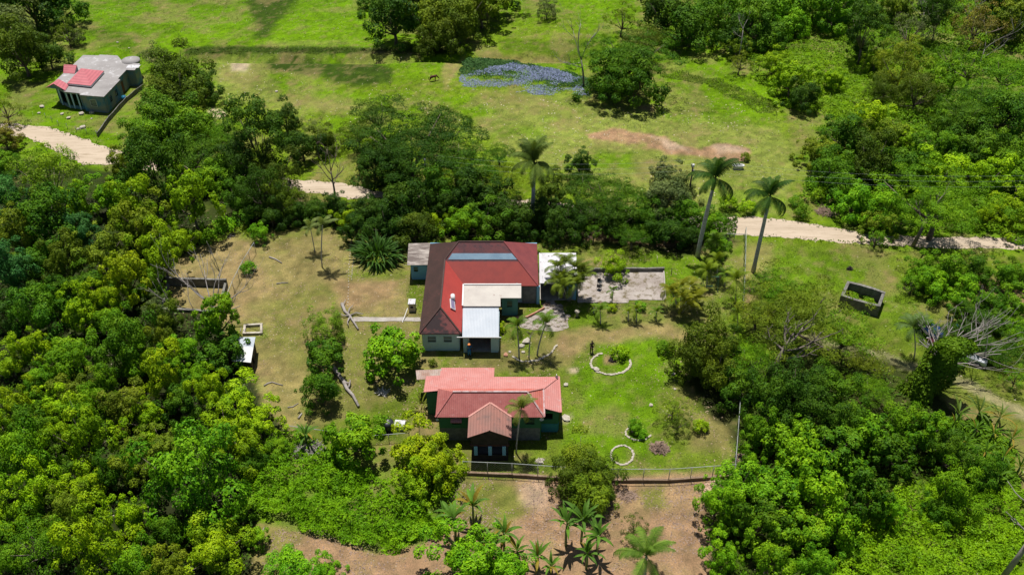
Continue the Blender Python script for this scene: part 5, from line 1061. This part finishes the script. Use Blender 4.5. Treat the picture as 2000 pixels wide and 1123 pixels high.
log('thin crooked dead branch on the dry yard, upper of the two left ones',[(516,754),(524,749),(532,747),(541,750),(553,753)],.09); log('short dead branch on the dry yard, lower of the two left ones',[(562,796),(572,795),(583,788)],.08)
log('pale log beside the small round tree',[(526,503),(538,507),(551,515)],.11); log('pale straight stick on the dry grass below the round tree',[(540,555),(552,553),(563,553)],.08); log('bent brown branch at the edge of the bald plot',[(505,1062),(510,1048),(516,1030)],.08)
log('small branch lying in the yard by the creepers, near the fence',[(583,818),(587,812),(590,808)],.12)
log('leaning pale stick by the left fence post',[(470,648),(471,640)],.06)
def heap(name,label,x,y,wpx,h,mat,n,L,seed,cat='brush heap'):
    g=gnd(x,y); r=random.Random(seed); R_=wpx/spx(y); m=MB()
    for i in range(n):
        a=r.uniform(0,2*PI); q=math.sqrt(r.random())*R_; z=h*(1-q/R_)*r.uniform(.3,1); p=V3(math.cos(a)*q,math.sin(a)*q*.8,z+.03); d=V3(r.uniform(-1,1),r.uniform(-1,1),r.uniform(-.3,.3)).normalized()*L*r.uniform(.4,1)/2; m.bar(p-d,p+d,.04,.03)
    tag(m.build(name,mat,None,loc=g),label,cat)
heap('brush_heap','heap of dry grey sticks at the top of the creeper bank',603,880,26,.8,DEADWOOD,260,1.6,1); heap('brush_heap','brown conical brush heap on the lawn near the stone rings',1288,876,17,.9,BRUSH,260,1.0,2); heap('brush_heap','pile of cut branches beside the road in front of the trees',1614,415,20,.7,BRUSH,160,1.6,3)
heap('husk_heap','orange-pink heap of chopped husks below the fence corner',1400,955,26,.35,worn('pale_husks',(.55,.36,.24),(.62,.44,.32),3,.4,.6,.2,.9),420,.45,4,'husk heap'); heap('debris_heap','pale debris heap just inside the lower right trees',1452,895,16,.4,BRUSH,160,.6,5,'debris heap')
heap('brush_heap','tangle of grey twigs along the upper left yard edge',440,455,22,.5,DEADWOOD,160,1.6,6); heap('debris_heap','reddish dry litter behind the patio trees',1165,458,14,.25,BRICK,120,.6,7,'debris heap'); heap('debris_heap','dry litter and palm debris by the court garden',1068,595,8,.3,BRUSH,90,.6,8,'debris heap')
heap('plank_pile','small pile of pale planks in the shade of the big-leaved yard tree',748,768,9,.4,worn('pale_planks',(.45,.42,.38),(.55,.52,.49),2,.4,.6,.2,.8),26,1.4,9,'plank pile')
heap('stone_spoil','patch of pale rubble in front of the right-hand basement',1055,900,9,.12,STONE,90,.3,10,'rubble'); heap('brush_heap','charred fallen branches on the dry plot below the fence',1225,968,18,.15,BRUSH,90,.9,11)
heap('debris_heap','dark dead plant tuft in the middle of the large stone ring',1196,704,6,.35,DARK,90,.5,12,'dead plant')
# ------------------------------------------------------------------ garden things
g=at(758,838); tk=thing('water_tank','round black plastic water tank beside the pink-roofed house yard','water tank',g); m=MB()
m.tube([(0,0,0),(0,0,1.0),(0,0,1.15),(0,0,1.22)],[.62,.62,.5,.25],20); m.build('body',BLACKP,tk); m=MB()
for k in range(3): m.tube([(0,0,.25+.28*k),(0,0,.30+.28*k)],[.645,.645],20)
m.build('rib',BLACKP,tk); MB().tube([(0,0,1.22),(0,0,1.28)],[.2,.18],12).build('lid',POSTM,tk)
g=at(780,840); fz=thing('white_cabinet','white upturned cabinet standing right of the black water tank','cabinet',g,-.12); MB().box(-.5,.5,-.05,.75,.0,.62).build('body',WHITEP,fz); MB().box(-.53,.53,-.08,.78,.622,.68).build('lid',STAINW,fz)
g=gnd(1441,330); tb=thing('bathtub','old white bathtub used as a cattle trough in the pasture','bathtub',g); m=MB(); n=20
def tubring(f,z): return [V3((math.copysign(abs(math.cos(a))**.6,math.cos(a)))*.85*f,(math.copysign(abs(math.sin(a))**.7,math.sin(a)))*.38*f,z) for a in [2*PI*i/n for i in range(n)]]
rr=[tubring(.8,0),tubring(.95,.35),tubring(1.0,.6),tubring(1.06,.62),tubring(1.0,.64),tubring(.9,.6),tubring(.85,.35),tubring(.7,.12)]
vs=[v_ for q in rr for v_ in q]; fs=[(k*n+i,k*n+(i+1)%n,(k+1)*n+(i+1)%n,(k+1)*n+i) for k in range(7) for i in range(n)]+[tuple(range(n))[::-1],tuple(range(7*n,8*n))]
m.add(vs,fs,True); m.build('basin',WHITEP,tb)
# swing frame
g=at(1385,565); sw=thing('swing_frame','green metal swing frame among the young palms','swing frame',g)
for xx in (-.9,.9):
    for yy in (-.6,.6): MB().bar((xx,yy,0),(xx,0,1.9),.06).build('leg',GREENM,sw)
MB().bar((-.95,0,1.9),(.95,0,1.9),.07).build('top_bar',GREENM,sw)
for xx in (-.35,.35): MB().bar((xx,0,1.88),(xx,0,.5),.02).build('chain',METAL,sw)
MB().box(-.4,.4,-.12,.12,.46,.5).build('seat',GREENM,sw)
for (x,y,rz,lb) in ((1171,557,.4,'dark plastic chair on the patio, upper of two'),(1170,566,2.6,'dark low stool-like chair on the patio, lower of two')):
    ch=thing('garden_chair',lb,'chair',at(x,y)+V3(0,0,.06),rz); MB().box(-.24,.24,-.22,.22,.40,.44).build('seat',BLACKP,ch); MB().box(-.24,.24,.19,.23,.442,.85).build('backrest',BLACKP,ch)
    for sx in (-.2,.2):
        for sy in (-.19,.19): MB().box(sx-.02,sx+.02,sy-.02,sy+.02,0,.399).build('leg',BLACKP,ch)
g=at(1127,618); pd=thing('pedestal','pale stone pedestal standing in the shade by the clumping palm','pedestal',g); MB().tube([(0,0,0),(0,0,.7)],[.16,.13],8).build('shaft',STONE,pd); MB().tube([(0,0,.7),(0,0,.8)],[.3,.3],12).build('top',STONE,pd)
for x,y,lb in ((1311,536,'lone dark fence post right of the patio'),(1283,512,'short pale stake on the grass above the patio wall')): MB_=MB().tube([(0,0,-.1),(0,0,.9)],[.05,.045],6); tag(MB_.build('post',DARK if x>1300 else CREAMP,None,loc=at(x,y)),lb,'post')
g=at(248,192); o=MB().tube([(0,0,0),(0,0,.85)],[.35,.35],14).build('drum',flat('blue_plastic',(.01,.12,.22),.4),None,loc=(g.x,g.y-1,0)); tag(o,'blue plastic drum standing by the boundary wall of the far house','drum')
g=at(1660,527); o=heap('stump','dark brown tree stump on the grass above the stone pen',1659,526,5,.5,DARK,70,.6,20,'stump')
# ------------------------------------------------------------------ cars under the tree
RUBBER=flat('tyre_rubber',(.015,.015,.015),.9)
def car(label,x,y,rz,col,name='parked_car',h=0):
    g=at(x,y); root=thing(name,label,'car',g,rz,'cars parked under the tree'); M1=flat('car_paint_%d'%len(MATS),col,.25,.6)
    prof=[(-2.1,.35),(-2.15,.62),(-2.05,.86),(-1.2,.92),(-.75,1.38),(.35,1.44),(1.0,1.02),(1.95,.84),(2.15,.62),(2.12,.35)]
    def loft(pr,ws):
        m=MB(); k=len(pr); vs=[]
        for w_ in (-1,1): vs+=[(p[0],w_*ws[i],p[1]) for i,p in enumerate(pr)]
        fs=[tuple(range(k)),tuple(range(k,2*k))[::-1]]+[(i,k+i,k+(i+1)%k,(i+1)%k) for i in range(k)]; m.add(vs,fs); return m
    o=loft(prof,[.82,.85,.86,.84,.62,.60,.82,.84,.83,.80]).build('body',M1,root); bv=o.modifiers.new('bevel','BEVEL'); bv.width=.05; bv.segments=2
    for s in (-1,1):
        MB().add([(-1.05,s*.80,1.0),(-.68,s*.645,1.34),(.30,s*.63,1.38),(.82,s*.80,1.05)],[(0,1,2,3)]).build('side_window',GLASS,root)
        MB().box(2.1,2.17,s*.62-.16,s*.62+.16,.55,.7).build('headlight',WHITEP,root)
        for xx in (-1.3,1.3):
            t_=MB().tube([(xx,s*.68,.32),(xx,s*.88,.32)],[.32,.32],16).build('tyre',RUBBER,root); MB().tube([(xx,s*.86,.32),(xx,s*.895,.32)],[.19,.19],12).build('rim',POSTM,t_)
    MB().add([(.42,-.60,1.45),(1.02,-.78,1.06),(1.02,.78,1.06),(.42,.60,1.45)],[(0,1,2,3)]).build('windscreen',GLASS,root); MB().add([(-.8,-.6,1.39),(-1.22,-.78,.96),(-1.22,.78,.96),(-.8,.6,1.39)],[(3,2,1,0)]).build('rear_window',GLASS,root)
car('dark blue car under the bare branches, leftmost of the parked cars',1824,662,1.9,(.01,.03,.10)); car('dark maroon car with teal windscreen glare behind the vine-covered trunk',1838,692,1.7,(.07,.015,.02)); car('silvery white car parked under the bare branches, nearest the drive',1885,700,2.6,(.55,.57,.6)); car('blue car deepest in the shade, rightmost and furthest back',1897,660,2.2,(.015,.05,.12))
# ------------------------------------------------------------------ people and the animal
def skin(name,verts,edges,rad,mat,parent,sub=1,root=0):
    me=bpy.data.meshes.new(name); me.from_pydata(verts,edges,[]); o=link(name,me,parent); md=o.modifiers.new('skin','SKIN'); md.use_smooth_shade=True
    for i,r_ in enumerate(rad):
        r_=r_ if hasattr(r_,'__len__') else (r_,r_); me.skin_vertices[0].data[i].radius=r_
    me.skin_vertices[0].data[root].use_root=True; me.materials.append(mat); s_=o.modifiers.new('sub','SUBSURF'); s_.levels=sub; s_.render_levels=sub; return o
def person(label,x,y,rz,top,legs,shoes,hat=None,pose='arms'):
    """standing figure about 1.72 m tall facing +X of its own frame rotated by rz"""
    root=thing('person',label,'person',at(x,y),rz)
    v=[(0,0,.96),(0,0,1.10),(0,0,1.28),(0,0,1.42),(.01,0,1.50),(.015,0,1.57)]; e=[(0,1),(1,2),(2,3),(3,4),(4,5)]; r=[(.15,.11),(.135,.10),(.155,.115),(.12,.09),(.052,.052),(.055,.055)]
    for s in (-1,1):
        b_=len(v); v+=[(0,s*.10,.90),(.02,s*.11,.52),(-.01,s*.12,.11),(.10,s*.13,.04)]; e+=[(0,b_),(b_,b_+1),(b_+1,b_+2),(b_+2,b_+3)]; r+=[(.09,.09),(.062,.062),(.042,.042),(.04,.032)]
        b_=len(v); 
        if pose=='arms': v+=[(0,s*.19,1.40),(.02,s*.27,1.14),(.20,s*.20,1.02),(.27,s*.16,1.03)]
        else: v+=[(0,s*.19,1.40),(0,s*.24,1.12),(.06,s*.25,.88),(.09,s*.25,.80)]
        e+=[(3,b_),(b_,b_+1),(b_+1,b_+2),(b_+2,b_+3)]; r+=[(.058,.058),(.042,.042),(.030,.030),(.036,.018)]
        hp=b_+3; hd=(Vector(v[hp])-Vector(v[hp-1])).normalized(); sd_=V3(0,1,0); 
        for k,(off,ln) in enumerate(((-.028,.065),(-.010,.078),(.010,.074),(.028,.058))):
            c=len(v); p0=Vector(v[hp])+hd*.03+sd_*off; p1=p0+hd*ln*.55; p2=p1+(hd+V3(0,0,-.5)).normalized()*ln*.45; v+=[tuple(p0),tuple(p1),tuple(p2)]; e+=[(hp,c),(c,c+1),(c+1,c+2)]; r+=[.0095,.009,.008]
        c=len(v); p0=Vector(v[hp])+sd_*(-s*.04)+hd*.0; p1=p0+(hd+sd_*(-s)*.8).normalized()*.045; v+=[tuple(p0),tuple(p1)]; e+=[(hp,c),(c,c+1)]; r+=[.012,.010]
    skin('body',v,e,r,SKIN,root)
    # head
    import bmesh
    bm=bmesh.new(); bmesh.ops.create_uvsphere(bm,u_segments=16,v_segments=12,radius=1)
    for q in bm.verts:
        z=q.co.z; q.co.x*=.098; q.co.y*=.076*(1 if z>-.2 else 1+.35*(z+.2)); q.co.z*=.118
        if q.co.x>.085 and abs(z+.15)<.2: q.co.x+=.012
    me=bpy.data.meshes.new('head'); bm.to_mesh(me); bm.free(); me.materials.append(SKIN); me.polygons.foreach_set('use_smooth',[True]*len(me.polygons)); h=link('head',me,root,loc=(.025,0,1.66))
    MB().add([(.095,-.012,-.02),(.095,.012,-.02),(.122,0,-.03),(.097,0,.03)],[(0,1,2),(0,2,3),(1,3,2)]).build('nose',SKIN,h); MB().box(.088,.096,-.024,.024,-.062,-.052).build('mouth',flat('lips_%d'%len(MATS),(.12,.03,.025),.6),h)
    for s in (-1,1): MB().tube([(.086,s*.032,.012),(.096,s*.032,.012)],[.011,.008],6).build('eye',BLACKP,h); MB().box(-.02,.02,s*.078-.008,s*.078+.008,-.03,.03).build('ear',SKIN,h)
    hm=MB(); n=12; 
    vs=[(0,0,.128)]; fs=[]
    for k,(zz,rr_) in enumerate(((.11,.06),(.06,.098),(.0,.106),(-.05,.10))):
        for i in range(n): a=2*PI*i/n; xx=math.cos(a)*rr_; xx=min(xx,.07) if k>1 else xx; vs.append((xx-.012,math.sin(a)*rr_*.84,zz))
    fs=[(0,1+i,1+(i+1)%n) for i in range(n)]+[(1+k*n+i,1+(k+1)*n+i,1+(k+1)*n+(i+1)%n,1+k*n+(i+1)%n) for k in range(3) for i in range(n) if not (k>=1 and math.cos(2*PI*i/n)>.55)]
    hm.add(vs,fs,True).build('hair',HAIR,h)
    if hat: m=MB(); m.tube([(-.005,0,.05),(-.005,0,.06),(-.005,0,.15),(-.005,0,.17)],[.19,.125,.105,.05],16); m.build('hat',hat,h)
    # clothes: closed shells round the body
    skin('shirt',[(0,0,.92),(0,0,1.10),(0,0,1.28),(0,0,1.41),(0,.19,1.40),(.01,.25,1.24),(0,-.19,1.40),(.01,-.25,1.24)],[(0,1),(1,2),(2,3),(3,4),(4,5),(3,6),(6,7)],[(.168,.13),(.158,.12),(.175,.135),(.13,.10),(.075,.075),(.06,.06),(.075,.075),(.06,.06)],top,root)
    skin('trousers',[(0,0,.96),(0,.105,.88),(.02,.11,.52),(-.005,.12,.13),(0,-.105,.88),(.02,-.11,.52),(-.005,-.12,.13)],[(0,1),(1,2),(2,3),(0,4),(4,5),(5,6)],[(.165,.125),(.105,.105),(.078,.078),(.06,.06),(.105,.105),(.078,.078),(.06,.06)],legs,root)
    for s in (-1,1): MB().box(-.09,.17,s*.125-.05,s*.125+.05,0,.08).build('shoe',shoes,root)
    return root
person('person in black clothes standing on the lawn above the large stone ring',1155,689,-1.2,flat('black_cloth',(.014,.012,.013),.9),MATS['black_cloth'],BLACKP,pose='arms')
person('person in blue with an orange sun hat standing at the veranda opening',917,695,-1.5,flat('blue_cloth',(.02,.17,.42),.85),MATS['blue_cloth'],BLACKP,flat('orange_hat',(.75,.25,.07),.8),pose='down')
def quadruped(label,x,y,rz,col,s=1.):
    root=thing('grazing_horse',label,'horse',gnd(x,y),rz); root.scale=(s,s,s); M1=flat('brown_coat',col,.7)
    v=[(0,0,1.05),(.35,0,1.03),(.62,0,1.08),(.85,0,1.12),(1.12,0,.85),(1.32,0,.55),(1.42,0,.42),(1.60,0,.22),(-.4,0,1.10),(-.62,0,1.05)]; e=[(0,1),(1,2),(2,3),(3,4),(4,5),(5,6),(6,7),(0,8),(8,9)]
    r=[(.26,.30),(.25,.30),(.23,.28),(.17,.2),(.11,.15),(.09,.12),(.10,.12),(.055,.06),(.25,.28),(.16,.2)]
    for sy in (-1,1):
        b_=len(v); v+=[(.62,sy*.14,.82),(.64,sy*.15,.48),(.60,sy*.15,.12),(.66,sy*.15,.04)]; e+=[(2,b_),(b_,b_+1),(b_+1,b_+2),(b_+2,b_+3)]; r+=[.10,.06,.04,.055]
        b_=len(v); v+=[(-.42,sy*.14,.80),(-.50,sy*.15,.62),(-.68,sy*.15,.44),(-.60,sy*.15,.12),(-.54,sy*.15,.04)]; e+=[(8,b_),(b_,b_+1),(b_+1,b_+2),(b_+2,b_+3),(b_+3,b_+4)]; r+=[.14,.10,.055,.04,.055]
    skin('body',v,e,r,M1,root); m=MB(); m.tube([(-.75,0,1.08),(-.88,0,.9),(-.92,0,.5)],[.05,.07,.02],6); m.build('tail',HAIR,root); m=MB(); m.tube([(.85,0,1.36),(1.1,0,1.05),(1.3,0,.72)],[.03,.05,.02],5); m.build('mane',HAIR,root)
    for sy in (-1,1): MB().tube([(1.36,sy*.07,.56),(1.33,sy*.09,.68)],[.03,.006],5).build('ear',M1,root)
quadruped('brown horse grazing in the green pasture left of the pond',845,159,.45,(.10,.030,.016),.8)
